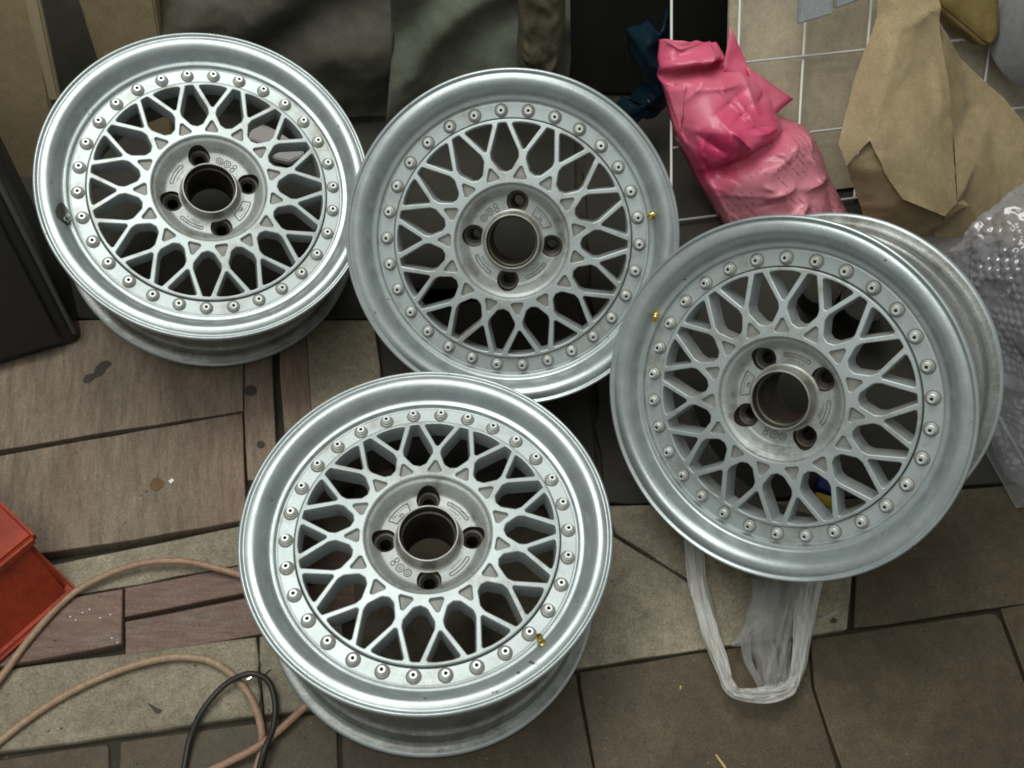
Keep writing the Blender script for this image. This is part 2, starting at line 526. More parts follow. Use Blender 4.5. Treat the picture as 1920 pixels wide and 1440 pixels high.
dg = bpy.context.evaluated_depsgraph_get()
rg = random.Random(5)
bm = bmesh.new()
for _ in range(900):
    px, py = rg.uniform(-20, 1940), rg.uniform(620, 1450)
    p = fl(px, py)
    hit = scene.ray_cast(dg, Vector((p.x, p.y, 0.06)), Vector((0, 0, -1)))
    if not hit[0]:
        continue
    r = 0.0005 + 0.0014 * rg.random() ** 3
    g = bmesh.ops.create_icosphere(bm, subdivisions=1, radius=r, matrix=Matrix.Translation(hit[1] + Vector((0, 0, r * 0.35))) @ Matrix.Rotation(rg.random() * 6, 4, (rg.random(), rg.random(), 1)) @ Matrix.Diagonal((1, rg.uniform(0.4, 1), 0.6, 1)))
gt = obj('grit', bm, pm('grit', (0.30, 0.26, 0.20), (0.06, 0.05, 0.04), 30, rough=0.9, contrast=(0.45, 0.55)))
gt['kind'] = 'stuff'
tag(gt, 'fine grit and crumbs scattered on the floor', 'grit')

# ------------------------------------------------------------------ the wheel meshes (metres, face towards +z, lip plane z = 0)
mm = 0.001


def prof(l):
    return [(r * mm, z * mm) for r, z in l]


def fine(pts, n=3):
    return [(p.x, p.y) for p in spline([(r, z, 0) for r, z in pts], n)]


lip = [(200.5, -13), (203.5, -12.2), (206.2, -9.8), (207.5, -6), (207.5, -3), (206.9, -1.0), (205.2, 0.0), (203.6, -0.7), (202.4, -1.9), (201.0, -2.3), (198.5, -1.5), (195.0, -1.1), (191.0, -1.8), (187.2, -4.2),
       (184, -8.2), (181.6, -13.5), (179.9, -18.4), (178.6, -21.0)]
lip = fine(lip, 3) + [(177.2, -22.0), (175.6, -22.4), (173.2, -22.6), (172.4, -23.0), (171.9, -23.9), (171.2, -27.6), (170.6, -28.5), (169.4, -28.7), (168.6, -28.3)]
rim_prof = lip + [(167.5, -28.3), (152.0, -28.3), (151.2, -28.8), (150.9, -30), (150.9, -38), (160, -41), (168, -48), (170, -60), (171.5, -110), (176, -140), (182, -170), (184, -186), (186, -192), (190, -195), (196, -195)] + \
    fine([(200, -195), (203.5, -194), (206, -191.5), (207, -188.5), (206.2, -186), (203.5, -184.5), (199.5, -184), (195.5, -183), (192.5, -180.5)], 3) + \
    [(191.5, -176), (190.8, -166), (190.2, -160)] + fine([(190.8, -156), (192.0, -153), (191, -150), (187.5, -147.5), (185.2, -143)], 3) + \
    [(184.2, -136), (183.2, -110), (182.4, -84), (183.5, -66), (186.5, -56)] + fine([(189, -52), (191.2, -49.5), (190.6, -46.5), (189.6, -43)], 3) + [(189.8, -34), (190.6, -20), (192, -16.5), (196, -13.8)]
MESH_RIM = lathe('rim', prof(rim_prof), 160, closed=True, ang=32)

ZC = -19.5                                                        # lattice face at the hub edge


def zl(r):
    return ZC - 5.0 * max(0.0, min(1.0, (r - 74) / 75.0)) ** 1.3


def fillet(poly, radii, seg=5):
    out = []
    n = len(poly)
    for i in range(n):
        p0, p, p2 = Vector(poly[i - 1]), Vector(poly[i]), Vector(poly[(i + 1) % n])
        a, b = (p0 - p), (p2 - p)
        la, lb = a.length, b.length
        a.normalize()
        b.normalize()
        ang = a.angle(b)
        r = radii[i]
        if r <= 0:
            out.append(p)
            continue
        d = min(r / math.tan(ang / 2), la * 0.48, lb * 0.48)
        rr = d * math.tan(ang / 2)
        c = p + (a + b).normalized() * (rr / math.sin(ang / 2))
        s, e = p + a * d, p + b * d
        for k in range(seg + 1):
            t = k / seg
            q = s.lerp(e, t) - c
            out.append(c + q.normalized() * rr)
    return out


def rot2(p, a):
    return Vector((p[0] * math.cos(a) - p[1] * math.sin(a), p[0] * math.sin(a) + p[1] * math.cos(a)))


def offset(loop, d):
    """positive d: outwards for a CCW loop"""
    n = len(loop)
    out = []
    for i in range(n):
        e1 = (loop[i] - loop[i - 1]).normalized()
        e2 = (loop[(i + 1) % n] - loop[i]).normalized()
        t = (e1 + e2).normalized()
        out.append(loop[i] + Vector((t.y, -t.x)) * d)
    return out


def lattice_mesh():
    loops = []                      # (loop CCW, kind)
    loops.append(([Vector((149.8 * math.cos(2 * PI * i / 180), 149.8 * math.sin(2 * PI * i / 180))) for i in range(180)], 'outer'))
    loops.append(([Vector((73.0 * math.cos(2 * PI * i / 120), 73.0 * math.sin(2 * PI * i / 120))) for i in range(120)], 'hub'))
    drop = [(145.2, -4.9), (145.5, 0), (145.2, 4.9), (110.0, 17.4), (102.5, 17.0), (88.6, 7.4), (86.0, 0), (88.6, -7.4), (102.5, -17.0), (110.0, -17.4)]
    dr = [1.6, 0, 1.6, 9, 7, 6, 0, 6, 7, 9]
    vee = [(112.0, 0.0), (143.8, -18.6), (145.7, -9), (146.1, 0), (145.7, 9), (143.8, 18.6)]
    vr = [2.2, 2.0, 0, 0, 0, 2.0]
    tri = [(96.5, 0), (77.6, 9.6), (77.6, -9.6)]
    tr = [2.2, 2.4, 2.4]
    for k in range(15):
        a = k * 2 * PI / 15
        for poly, rad, kind, off in ((drop, dr, 'hole', PI / 15), (vee, vr, 'hole', 0), (tri, tr, 'pocket', 0)):
            l = [rot2(p, a + off) for p in fillet(poly, rad, 4)]
            ar = sum(l[i - 1].x * l[i].y - l[i].x * l[i - 1].y for i in range(len(l)))
            if ar < 0:
                l.reverse()
            loops.append((l, kind))
    bm = bmesh.new()
    top_v, top_e, top_b = [], [], []
    bot_v, bot_e, bot_b = [], [], []

    def V(p, z):
        r = p.length
        return bm.verts.new((p.x * mm, p.y * mm, (zl(r) + z) * mm))
    TH = -27.0
    for l, kind in loops:
        sg = -1 if kind == 'outer' else 1      # growing a hole = moving into material
        b = 1.2
        rows = [(b, 0.0), (b * 0.5, -0.16), (b * 0.15, -0.5), (0, -b)]
        if kind == 'pocket':
            b = 0.8
            rows = [(b, 0), (b * 0.4, -0.2), (0, -b), (-0.5, -3.6), (-1.3, -4.4)]
        elif kind == 'hub':
            rows = [(0.6, 0), (0.2, -0.2), (0, -0.6), (0, -6)]
        elif kind == 'hole':
            rows = rows + [(-0.7, -14), (-1.2, TH)]
        else:
            rows = rows + [(0, TH)]
        rings = []
        for d, z in rows:
            rings.append([V(p, z) for p in offset(l, sg * d)])
        n = len(l)
        for q_, (a, c) in enumerate(zip(rings[:-1], rings[1:])):
            for i in range(n):
                j = (i + 1) % n
                fc = bm.faces.new((a[i], a[j], c[j], c[i]) if kind == 'outer' else (a[j], a[i], c[i], c[j]))
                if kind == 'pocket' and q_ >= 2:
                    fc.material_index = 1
        s = len(top_v)
        top_v += [Vector((v.co.x, v.co.y)) for v in rings[0]]
        top_b += rings[0]
        top_e += [(s + i, s + (i + 1) % n) for i in range(n)]
        if kind == 'pocket':
            ce = sum((v.co for v in rings[-1]), Vector()) / n
            c0 = bm.verts.new(ce + Vector((0, 0, 0.0007)))
            for i in range(n):
                bm.faces.new((rings[-1][(i + 1) % n], rings[-1][i], c0)).material_index = 1
        elif kind != 'hub':
            s = len(bot_v)
            bot_v += [Vector((v.co.x, v.co.y)) for v in rings[-1]]
            bot_b += rings[-1]
            bot_e += [(s + i, s + (i + 1) % n) for i in range(n)]
    # hub ring closes the back face
    ring = [bm.verts.new((70 * mm * math.cos(2 * PI * i / 60), 70 * mm * math.sin(2 * PI * i / 60), (zl(74) + TH) * mm)) for i in range(60)]
    s = len(bot_v)
    bot_v += [Vector((v.co.x, v.co.y)) for v in ring]
    bot_b += ring
    bot_e += [(s + i, s + (i + 1) % 60) for i in range(60)]
    for vv, ee, bb, flip in ((top_v, top_e, top_b, False), (bot_v, bot_e, bot_b, True)):
        res = delaunay_2d_cdt(vv, ee, [], 0, 1e-9)
        ov, oe, of, orig = res[0], res[1], res[2], res[3]
        src = [o[0] if o else -1 for o in orig]
        idx = [bb[i] for i in src]
        nxt = dict(ee)
        lid = {}
        lps = []
        for i in range(len(vv)):
            if i not in lid:
                k, lp = i, []
                while k not in lid:
                    lid[k] = len(lps)
                    lp.append(k)
                    k = nxt[k]
                lps.append(lp)

        def inside(c, lp):
            r = False
            for a, b in zip(lp, lp[1:] + lp[:1]):
                p, q = vv[a], vv[b]
                if (p.y > c.y) != (q.y > c.y) and c.x < (q.x - p.x) * (c.y - p.y) / (q.y - p.y) + p.x:
                    r = not r
            return r
        for f in of:
            ls = {lid[src[i]] for i in f}
            if len(ls) == 1:
                l0 = ls.pop()
                if l0 != 0 and inside(sum((vv[src[i]] for i in f), Vector((0, 0))) / 3, lps[l0]):
                    continue
            try:
                t = [idx[i] for i in f]
                bm.faces.new(t[::-1] if flip else t)
            except Exception:
                pass
    me = bpy.data.meshes.new('lattice')
    bm.normal_update()
    bm.to_mesh(me)
    bm.free()
    smooth(me, 38)
    return me


MESH_LATTICE = lattice_mesh()
MESH_LATTICE.materials.append(M['silver'])
MESH_LATTICE.materials.append(M['pocket'])
for _k in ('silver_lip', 'barrel', 'silver'):
    MESH_RIM.materials.append(M[_k])
for _p in MESH_RIM.polygons:
    _c = _p.center
    _r = math.hypot(_c.x, _c.y)
    if _c.z < -0.0295 or (_c.z < -0.0125 and _r > 0.1895):
        _p.material_index = 1
    if _r > 0.199 and _c.z < -0.1845:
        _p.material_index = 0
    elif _c.z > -0.0295 and _r < 0.1712:
        _p.material_index = 2


def hub_mesh():
    z = ZC
    p = fine([(73.2, z - 1.6), (72.9, z - 0.9), (72.2, z - 1.2), (71.6, z - 2.6), (70.9, z - 4.0), (69.6, z - 4.9)], 2) + \
        fine([(68.6, z - 5.3), (66.5, z - 6.6), (62.5, z - 11.5), (58.6, z - 16.6), (56.4, z - 18.6), (54.2, z - 19.2)], 3) + \
        [(40, z - 19.3), (38.5, z - 19.3), (30, z - 19.3), (30, z - 84), (66, z - 84), (67, z - 40), (73.2, z - 30)]
    me = lathe('hub', prof(p), 120, closed=True)
    me.materials.append(M['hub'])
    base = obj('hub_src', me)
    cut = lathe('cutter', prof([(0, z + 6), (14.3, z + 6), (14.0, z - 24), (13.4, z - 26.5), (12.2, z - 27.2), (10.6, z - 27.3), (7.0, z - 31), (7.0, z - 110), (0, z - 110)]), 40)
    cut.materials.append(M['bore'])
    cs = []
    bm = bmesh.new()
    for k in range(4):
        b2 = bmesh.new()
        b2.from_mesh(cut)
        bmesh.ops.transform(b2, matrix=Matrix.Rotation(k * PI / 2, 4, 'Z') @ Matrix.Translation((50 * mm, 0, 0)), verts=b2.verts)
        t = bpy.data.meshes.new('t')
        b2.to_mesh(t)
        b2.free()
        bm.from_mesh(t)
    cm = bpy.data.meshes.new('cutters')
    bmesh.ops.recalc_face_normals(bm, faces=bm.faces)
    bm.to_mesh(cm)
    bm.free()
    cm.materials.append(M['bore'])
    co = obj('cutter_src', cm)
    md = base.modifiers.new('b', 'BOOLEAN')
    md.operation = 'DIFFERENCE'
    md.solver = 'EXACT'
    md.object = co
    md.material_mode = 'TRANSFER'
    dg = bpy.context.evaluated_depsgraph_get()
    out = bpy.data.meshes.new_from_object(base.evaluated_get(dg))
    out.name = 'hub'
    bpy.data.objects.remove(base)
    bpy.data.objects.remove(co)
    smooth(out, 32)
    return out


MESH_HUB = hub_mesh()
MESH_COLLAR = lathe('center_bore', prof(fine([(40.2, ZC - 19.6), (37.4, ZC - 18.4), (36.0, ZC - 15.5), (35.4, ZC - 10), (35.0, ZC - 4), (34.7, ZC - 1.6), (34.0, ZC - 0.8), (32.8, ZC - 0.9), (32.3, ZC - 2.0)], 2) +
                                        [(31.8, ZC - 8), (31.6, ZC - 12), (29.6, ZC - 13), (29.4, ZC - 82), (33, ZC - 82), (38, ZC - 30), (40.2, ZC - 24)]), 96, closed=True)
MESH_COLLAR.materials.append(M['collar'])
MESH_BORE = lathe('bore_lining', prof([(32.05, ZC - 2.6), (31.55, ZC - 8), (31.35, ZC - 11.8), (29.35, ZC - 12.8), (29.15, ZC - 81), (29.3, ZC - 81), (29.5, ZC - 13.1), (31.5, ZC - 12.1), (31.7, ZC - 8), (32.2, ZC - 2.4)]), 96, closed=True)
MESH_BORE.materials.append(M['bore'])


def marks_mesh():
    """raised casting marks on the hub floor: two capsules, a panel, date discs"""
    bm = bmesh.new()
    z = (ZC - 19.0) * mm

    def arc(r, a0, a1, n=14):
        return [Vector((r * mm * math.cos(R_(a0 + (a1 - a0) * i / n)), r * mm * math.sin(R_(a0 + (a1 - a0) * i / n)), z)) for i in range(n + 1)]

    def loop(pts, rad=0.6):
        tube_bm(bm, pts + [pts[0], pts[1]], rad * mm, 6, False)

    def capsule(c, half, r0, r1):
        rc, h = (r0 + r1) / 2, (r1 - r0) / 2
        p = arc(r1, c - half, c + half)
        e = []
        for i in range(1, 6):
            t = PI * i / 6
            e.append((rc + h * math.cos(t), half + math.degrees(h * math.sin(t) / rc)))
        p += [Vector((r * mm * math.cos(R_(c + a)), r * mm * math.sin(R_(c + a)), z)) for r, a in e]
        p += arc(r0, c + half, c - half)
        p += [Vector((r * mm * math.cos(R_(c - a)), r * mm * math.sin(R_(c - a)), z)) for r, a in e[::-1]]
        loop(p)

    def bumps(c, half, r, n, h=1.7, w=1.0, seed=1):
        rn = random.Random(seed)
        for i in range(n):
            a = R_(c - half + 2 * half * (i + 0.5) / n)
            if rn.random() < 0.12:
                continue
            Mx = Matrix.Rotation(a, 4, 'Z') @ Matrix.Translation((r * mm, 0, z + 0.0001))
            box_bm(bm, Mx, h * mm * rn.uniform(0.7, 1), w * mm * rn.uniform(0.5, 0.9), 0.0006)
            if rn.random() < 0.6:
                box_bm(bm, Mx @ Matrix.Translation((rn.choice((-0.5, 0.5)) * h * mm, 0, 0)), 0.4 * mm, w * mm * 1.1, 0.0006)
    capsule(-135, 16, 48.3, 52.2)
    bumps(-135, 15, 50.3, 9, seed=3)
    bumps(-135, 13, 44.5, 8, seed=4)
    capsule(135, 15, 48.3, 52.2)
    bumps(135, 12, 44.5, 7, seed=5)
    # panel
    p = arc(52.5, -45 - 17, -45 + 17) + arc(41.5, -45 + 15, -45 - 15)
    loop(p, 0.7)
    bumps(-45, 13, 49.5, 7, seed=6)
    bumps(-45, 4, 45.0, 3, h=2.6, w=1.6, seed=7)
    # date discs
    for a, r, rad in ((45 + 14, 46.5, 4.2), (45 + 1, 46.5, 4.6), (45 - 11, 49.0, 2.5), (45 - 11, 43.4, 2.5)):
        c = Vector((r * mm * math.cos(R_(a)), r * mm * math.sin(R_(a)), z))
        loop([c + Vector((rad * mm * math.cos(t * PI / 8), rad * mm * math.sin(t * PI / 8), 0)) for t in range(16)], 0.6)
        if rad > 3:
            loop([c + Vector((rad * 0.42 * mm * math.cos(t * PI / 6), rad * 0.42 * mm * math.sin(t * PI / 6), 0)) for t in range(12)], 0.5)
    me = bpy.data.meshes.new('casting_marks')
    bm.to_mesh(me)
    bm.free()
    me.shade_smooth()
    return me


MESH_MARKS = marks_mesh()
MESH_MARKS.materials.append(M['mark'])


def nut_mesh():
    bm = bmesh.new()
    pr = [(8.6, -0.3), (8.3, 0.12), (7.3, 0.2), (7.3, 0.9), (6.9, 1.3), (6.0, 1.5), (5.6, 1.7)]
    hexr = [(5.5, 1.7), (5.4, 4.2), (4.9, 5.0)]
    top = [(4.4, 5.2), (4.3, 7.2), (4.0, 7.7), (2.2, 7.7), (1.8, 7.3), (1.7, 3.0), (0.0, 2.8)]
    seg = 18
    rings = []
    for g, hx in ((pr, 0), (hexr, 1), (top, 0)):
        for r, z in g:
            ring = []
            for k in range(seg):
                a = 2 * PI * k / seg
                rr = r
                if hx:
                    rr = r * (1.0 + 0.10 * (abs(math.cos(3 * a)) - 0.5))
                ring.append(bm.verts.new((rr * mm * math.cos(a), rr * mm * math.sin(a), z * mm)))
            rings.append(ring)
    for q_, (a, b) in enumerate(zip(rings[:-1], rings[1:])):
        for k in range(seg):
            f = bm.faces.new((a[k], a[(k + 1) % seg], b[(k + 1) % seg], b[k]))
            f.material_index = 3 if q_ < 2 else (1 if q_ < 7 else (2 if q_ > 13 else 0))
    bmesh.ops.remove_doubles(bm, verts=bm.verts, dist=1e-7)
    me = bpy.data.meshes.new('bolt')
    bm.normal_update()
    bm.to_mesh(me)
    bm.free()
    smooth(me, 40)
    return me


MESH_NUT = nut_mesh()
MESH_NUT.materials.append(M['nut'])
MESH_NUT.materials.append(M['flange'])
MESH_NUT.materials.append(M['bore'])
MESH_NUT.materials.append(M['ringdirt'])
VP = [(0, -2), (5.4, -2), (5.4, 1.2), (4.4, 2.0), (4.1, 4.4), (3.2, 5.0), (3.2, 9.0), (3.8, 9.4), (3.8, 12.5), (3.3, 12.9), (3.3, 13.8), (3.7, 14.2), (3.7, 15.4), (3.3, 15.9), (1.9, 15.9), (1.6, 15.2), (1.5, 11), (0, 11)]
MESH_VALVE = lathe('valve_stem', prof(VP), 20)
MESH_SEAL = lathe('seal', prof([(0, -3), (7.5, -3), (7.2, -0.2), (5.6, 0.6), (0, 0.7)]), 20)
MESH_SEAL.materials.append(M['rubber'])


def grime_mesh():
    pr = [(187.0, -4.2), (184, -8.0), (181.6, -13.2), (179.9, -18.2), (178.6, -20.8), (177.2, -21.7), (175.4, -22.1), (173.2, -22.3)]
    ex = [(-2.2, 0.4), (-4.4, 1.7), (-6.0, 2.5), (-6.9, 2.9), (-7.2, 2.8), (-6.8, 2.6), (-5.6, 2.0), (-3.6, 0.9)]
    bm = bmesh.new()
    rows = []
    for (r, z), (a0, a1) in zip(pr, ex):
        rows.append([bm.verts.new(((r - 0.15) * mm * math.cos(R_(a)), (r - 0.15) * mm * math.sin(R_(a)), (z + 0.2) * mm)) for a in [a0 + (a1 - a0) * i / 12 for i in range(13)]])
    for a, b in zip(rows[:-1], rows[1:]):
        for i in range(12):
            bm.faces.new((a[i], a[i + 1], b[i + 1], b[i])).smooth = True
    bmesh.ops.recalc_face_normals(bm, faces=bm.faces)
    me = bpy.data.meshes.new('grime')
    bm.to_mesh(me)
    bm.free()
    me.materials.append(M['grime'])
    return me


MESH_GRIME = grime_mesh()
BACK = 0.195


def wheel(loc, rot, cast, valve, chrome, label):
    Mw = Matrix(rot)
    n = Mw.col[2]
    T = Matrix.Translation(Vector(loc) - n * BACK) @ Mw.to_4x4()
    w = empty('alloy_wheel', T)
    tag(w, label, 'wheel', 'four silver alloy wheels')
    up = Matrix.Translation((0, 0, BACK))
    rim = obj('rim', MESH_RIM, None, w)
    rim.matrix_local = up
    cr = up @ Matrix.Rotation(R_(cast), 4, 'Z')
    lat = obj('spoke_lattice', MESH_LATTICE, None, w)
    lat.matrix_local = cr
    hub = obj('hub', MESH_HUB, None, w)
    hub.matrix_local = cr
    for nm, me in (('center_bore', MESH_COLLAR), ('bore_lining', MESH_BORE), ('casting_marks', MESH_MARKS)):
        o = obj(nm, me, None, hub)
    o['kind'] = 'stuff'
    for k in range(30):
        b = obj('bolt', MESH_NUT, None, w)
        a = R_(6 + 12 * k)
        tilt = Matrix.Rotation(random.uniform(-0.03, 0.03), 4, 'X') @ Matrix.Rotation(random.uniform(-0.03, 0.03), 4, 'Y')
        b.matrix_local = up @ Matrix.Translation((0.160 * math.cos(a), 0.160 * math.sin(a), -0.0281)) @ tilt @ Matrix.Rotation(random.random() * 6, 4, 'Z')
    vm = bpy.data.meshes.get('valve_c' if chrome else 'valve_b')
    if vm is None:
        vm = MESH_VALVE.copy()
        vm.name = 'valve_c' if chrome else 'valve_b'
        vm.materials.append(M['chrome'] if chrome else M['brass'])
    v = obj('valve_stem', vm, None, rim)
    v['label'] = 'shiny chrome valve stem' if chrome else 'brass valve stem'
    vmx = Matrix.Rotation(R_(valve), 4, 'Z') @ Matrix.Translation((0.1785, 0, -0.0225)) @ Matrix.Rotation(R_(-22), 4, 'Y')
    v.matrix_local = vmx
    s = obj('valve_seal', MESH_SEAL, None, rim)
    s.matrix_local = vmx
    if chrome:
        gr = obj('grime_stain', MESH_GRIME, None, rim)
        gr.matrix_local = Matrix.Rotation(R_(valve), 4, 'Z')
    return w


W1 = wheel((-0.3551, 0.8824, 0.2752), ((0.94177, -0.24100, 0.23449), (0.31754, 0.86682, -0.38444), (-0.11061, 0.43652, 0.89287)), 6, -174, True,
           'silver mesh alloy wheel beside the black cabinet, with a chrome valve stem')
W2 = wheel((0.0332, 0.7846, 0.2828), ((0.98970, -0.11271, -0.08829), (0.01348, 0.68728, -0.72627), (0.14254, 0.71760, 0.68172)), 78, 6, False,
           'silver mesh alloy wheel facing the camera squarely, between the other three')
W3 = wheel((0.3266, 0.5578, 0.2824), ((0.78448, -0.21524, -0.58160), (-0.21854, 0.78172, -0.58408), (0.58037, 0.58530, 0.56621)), 198, 138, False,
           'silver mesh alloy wheel tilted steeply against bubble wrap, over a white plastic bag')
W4 = wheel((-0.0559, 0.4437, 0.195), ((0.98689, -0.16137, 0.0), (0.16137, 0.98689, 0.0), (0.0, 0.0, 1.0)), 174, -54, False,
           'silver mesh alloy wheel lying flat on the floor, nearest the camera')

# ------------------------------------------------------------------ back wall and things standing at the back
bm = bmesh.new()
box_bm(bm, Matrix.Translation((0.1, 2.0, 0.9)), 4.4, 0.1, 1.9)
wall = obj('wall_back', bm, M['dark'])
wall['kind'] = 'structure'


def prism(bm, pts, depth):
    """solid from a planar polygon (Vectors) pushed along depth vector"""
    a = [bm.verts.new(p) for p in pts]
    b = [bm.verts.new(p + depth) for p in pts]
    bm.faces.new(a)
    bm.faces.new(b[::-1])
    for i in range(len(pts)):
        j = (i + 1) % len(pts)
        bm.faces.new((a[j], a[i], b[i], b[j]))
    bmesh.ops.recalc_face_normals(bm, faces=bm.faces)


# black cabinet leaning at the left
A = fl(158, 648, 0.006)
B = fl(-60, 712, 0.006)
e = (A - B).normalized()
lean = R_(13)
upv = Vector((0, 0, 1)) * math.cos(lean) + Vector((-e.y, e.x, 0)) * math.sin(lean)
back = upv.cross(e) * -1
cab = empty('black_cabinet', Matrix.Translation(B.lerp(A, 0.5)))
tag(cab, 'black cabinet with rounded corner leaning back beside a wheel', 'cabinet')
W = 0.45
Mx = Matrix((e, -back, upv)).transposed().to_4x4()
dep = 0.15


def cabpart(name, lx, ly, lz, sx, sy, sz, bev, mat):
    bm = bmesh.new()
    c = A - e * lx + (-back) * ly + upv * lz
    m = Matrix.Translation(c - cab.location) @ Mx
    box_bm(bm, m, sx, sy, sz, bev, 3)
    for f in bm.faces:
        f.smooth = True
    o = obj(name, bm, mat, cab)
    o.data.set_sharp_from_angle(angle=R_(40))
    return o


cabpart('body', W / 2, dep / 2 + 0.004, 0.225, W, dep, 0.45, 0.016, M['black'])
cabpart('front_panel', W / 2 + 0.008, -0.002, 0.232, W - 0.03, 0.012, 0.42, 0.004, M['black'])
cabpart('edge_highlight', 0.004, 0.002, 0.225, 0.007, 0.010, 0.40, 0.003, pm('edge_highlight_grey', (0.07, 0.075, 0.07), rough=0.5))  # paler strip paints in the highlight along the cabinet's front edge


def panel(name, pxq, Y, thick, mat, label=None, cat=None, lean=0.0, parent=None):
    """upright board: px points on the plane y=Y (leaning back by lean), bottom extended to floor"""
    n = Vector((0, -math.cos(lean), math.sin(lean)))
    pts = [onp(x, y, (0, Y, 0), n) for x, y in pxq]
    bm = bmesh.new()
    prism(bm, pts, -n * thick)
    es = [ed for ed in bm.edges]
    bmesh.ops.bevel(bm, geom=es, offset=min(0.003, thick * 0.3), segments=2, affect='EDGES')
    o = obj(name, bm, mat, parent)
    if label:
        tag(o, label, cat)
    return o


panel('cardboard_sheet', [(128, -60), (279, -60), (302, 90), (330, 300), (240, 300)], 1.27, 0.05, M['card'], 'plain brown cardboard panel standing behind the wheel by the cabinet', 'cardboard', R_(6))
panel('cardboard_sheet', [(-160, -60), (52, -60), (92, 190), (130, 360), (-80, 360)], 1.16, 0.012, M['card'], 'dull cardboard flap in the corner above the black cabinet', 'cardboard', R_(10))
panel('cardboard_strip', [(30, -60), (60, -60), (112, 190), (92, 190)], 1.10, 0.012, pm('pale_cardboard', (0.40, 0.33, 0.20), (0.34, 0.27, 0.17), 8, rough=0.85), 'narrow pale cardboard strip on edge next to the cardboard flap', 'cardboard', R_(8))
panel('dark_gap_panel', [(-260, -80), (742, -80), (738, 60), (735, 262), (-160, 262)], 1.34, 0.12, M['dark'], 'dark board added to darken the gap between the two cardboard pieces at top left', 'board', R_(3))  # added panel, its dark colour stands in for shade in the gap


def sheet_mesh(px_rows, hfun, n, nu, nv, p0, th=0.003, jit=None, close=True):
    """px_rows: list of rows of pixel points (all rows equal length); surface on plane (p0,n) lifted by hfun(u,v,p)"""
    R = len(px_rows)
    C = len(px_rows[0])

    def bil(u, v):
        x, y = u * (C - 1), v * (R - 1)
        i, j = min(int(x), C - 2), min(int(y), R - 2)
        fx, fy = x - i, y - j
        q = lambda a, b: Vector((*px_rows[b][a], 0))
        t = q(i, j).lerp(q(i + 1, j), fx)
        s = q(i, j + 1).lerp(q(i + 1, j + 1), fx)
        r = t.lerp(s, fy)
        return r.x, r.y
    bm = bmesh.new()
    g = []
    for j in range(nv + 1):
        row = []
        for i in range(nu + 1):
            u, v = i / nu, j / nv
            x, y = bil(u, v)
            h = hfun(u, v, (x, y))
            p = onp(x, y, p0, n, 0) + n * h
            if p.z < 0.004:
                p.z = 0.004 + 0.002 * u
            row.append(bm.verts.new(p))
        g.append(row)
    for j in range(nv):
        for i in range(nu):
            f = bm.faces.new((g[j][i], g[j + 1][i], g[j + 1][i + 1], g[j][i + 1]))
            f.smooth = True
    bmesh.ops.recalc_face_normals(bm, faces=bm.faces)
    bm.normal_update()
    c = sum((f.normal.dot(n) for f in bm.faces))
    if c < 0:
        bmesh.ops.reverse_faces(bm, faces=bm.faces)
    if th:
        bmesh.ops.solidify(bm, geom=list(bm.faces), thickness=th)
    return bm


# grey-green plastic sheet draped on the boards behind the middle wheel
NB = Vector((0, -math.cos(R_(4)), math.sin(R_(4))))


def fold_h(u, v, p):
    d = (p[0] * 0.72 + p[1] * 0.69) / 100.0
    return 0.012 * math.sin(d * 4.2 + 2.0 * nz((p[0] * 0.006, p[1] * 0.006, 0), 1)) + 0.010 * ridged((p[0] * 0.01, p[1] * 0.01, 1), 0.9) + 0.02


bm = sheet_mesh([[(735, -60), (840, -60), (940, -60), (1066, -60)], [(735, 100), (840, 100), (940, 100), (1070, 100)], [(726, 222), (830, 190), (930, 175), (1062, 175)]], fold_h, NB, 40, 44, (0, 1.30, 0))
tag(obj('plastic_sheet', bm, M['sheet']), 'grey-green plastic sheet with diagonal folds hanging behind the middle wheel', 'plastic sheet')


def tarp_h(u, v, p):
    d = (p[0] * 0.55 + p[1] * 0.84) / 100.0
    return 0.016 * math.sin(d * 3.1 + 2.4 * nz((p[0] * 0.005, p[1] * 0.005, 5), 1)) + 0.014 * ridged((p[0] * 0.008, p[1] * 0.008, 9), 0.8) + 0.012


bm = sheet_mesh([[(288, -60), (440, -60), (590, -60), (741, -60)], [(298, 60), (445, 80), (590, 90), (739, 90)], [(306, 150), (450, 190), (600, 215), (738, 218)]], tarp_h, NB, 70, 50, (0, 1.315, 0))
tag(obj('dark_tarpaulin', bm, M['dark']), 'dark charcoal tarpaulin with faint diagonal folds behind the wheel beside the cabinet', 'tarpaulin')


def sack_h(u, v, p):
    e = min(1, 6 * min(u, 1 - u, 1 - v + 0.02))
    return 0.05 * math.sqrt(max(0, e)) + 0.014 * ridged((p[0] * 0.02, p[1] * 0.02, 4), 1.2)


bm = sheet_mesh([[(968, -50), (1010, -50), (1062, -50)], [(972, 40), (1015, 40), (1058, 40)], [(968, 90), (1010, 100), (1050, 95)], [(980, 112), (1010, 118), (1040, 112)]], sack_h, NB, 26, 30, (0, 1.27, 0), 0.02)
tag(obj('brown_sack', bm, M['sack']), 'rough mossy brown sack hanging at the top beside the plastic sheet', 'sack')

bm = bmesh.new()
box_bm(bm, Matrix.Translation((0.29, 1.56, 0.2)), 0.50, 0.30, 0.40, 0.01)  # added block, fills the dark void so no lit floor shows
tag(obj('added_dark_box', bm, M['black']), 'black box added to darken the void behind the wire grid', 'box')


def blue_h(u, v, p):
    return 0.05 * math.sin(PI * u) + 0.02 * ridged((p[0] * 0.02, p[1] * 0.02, 7), 1.0)


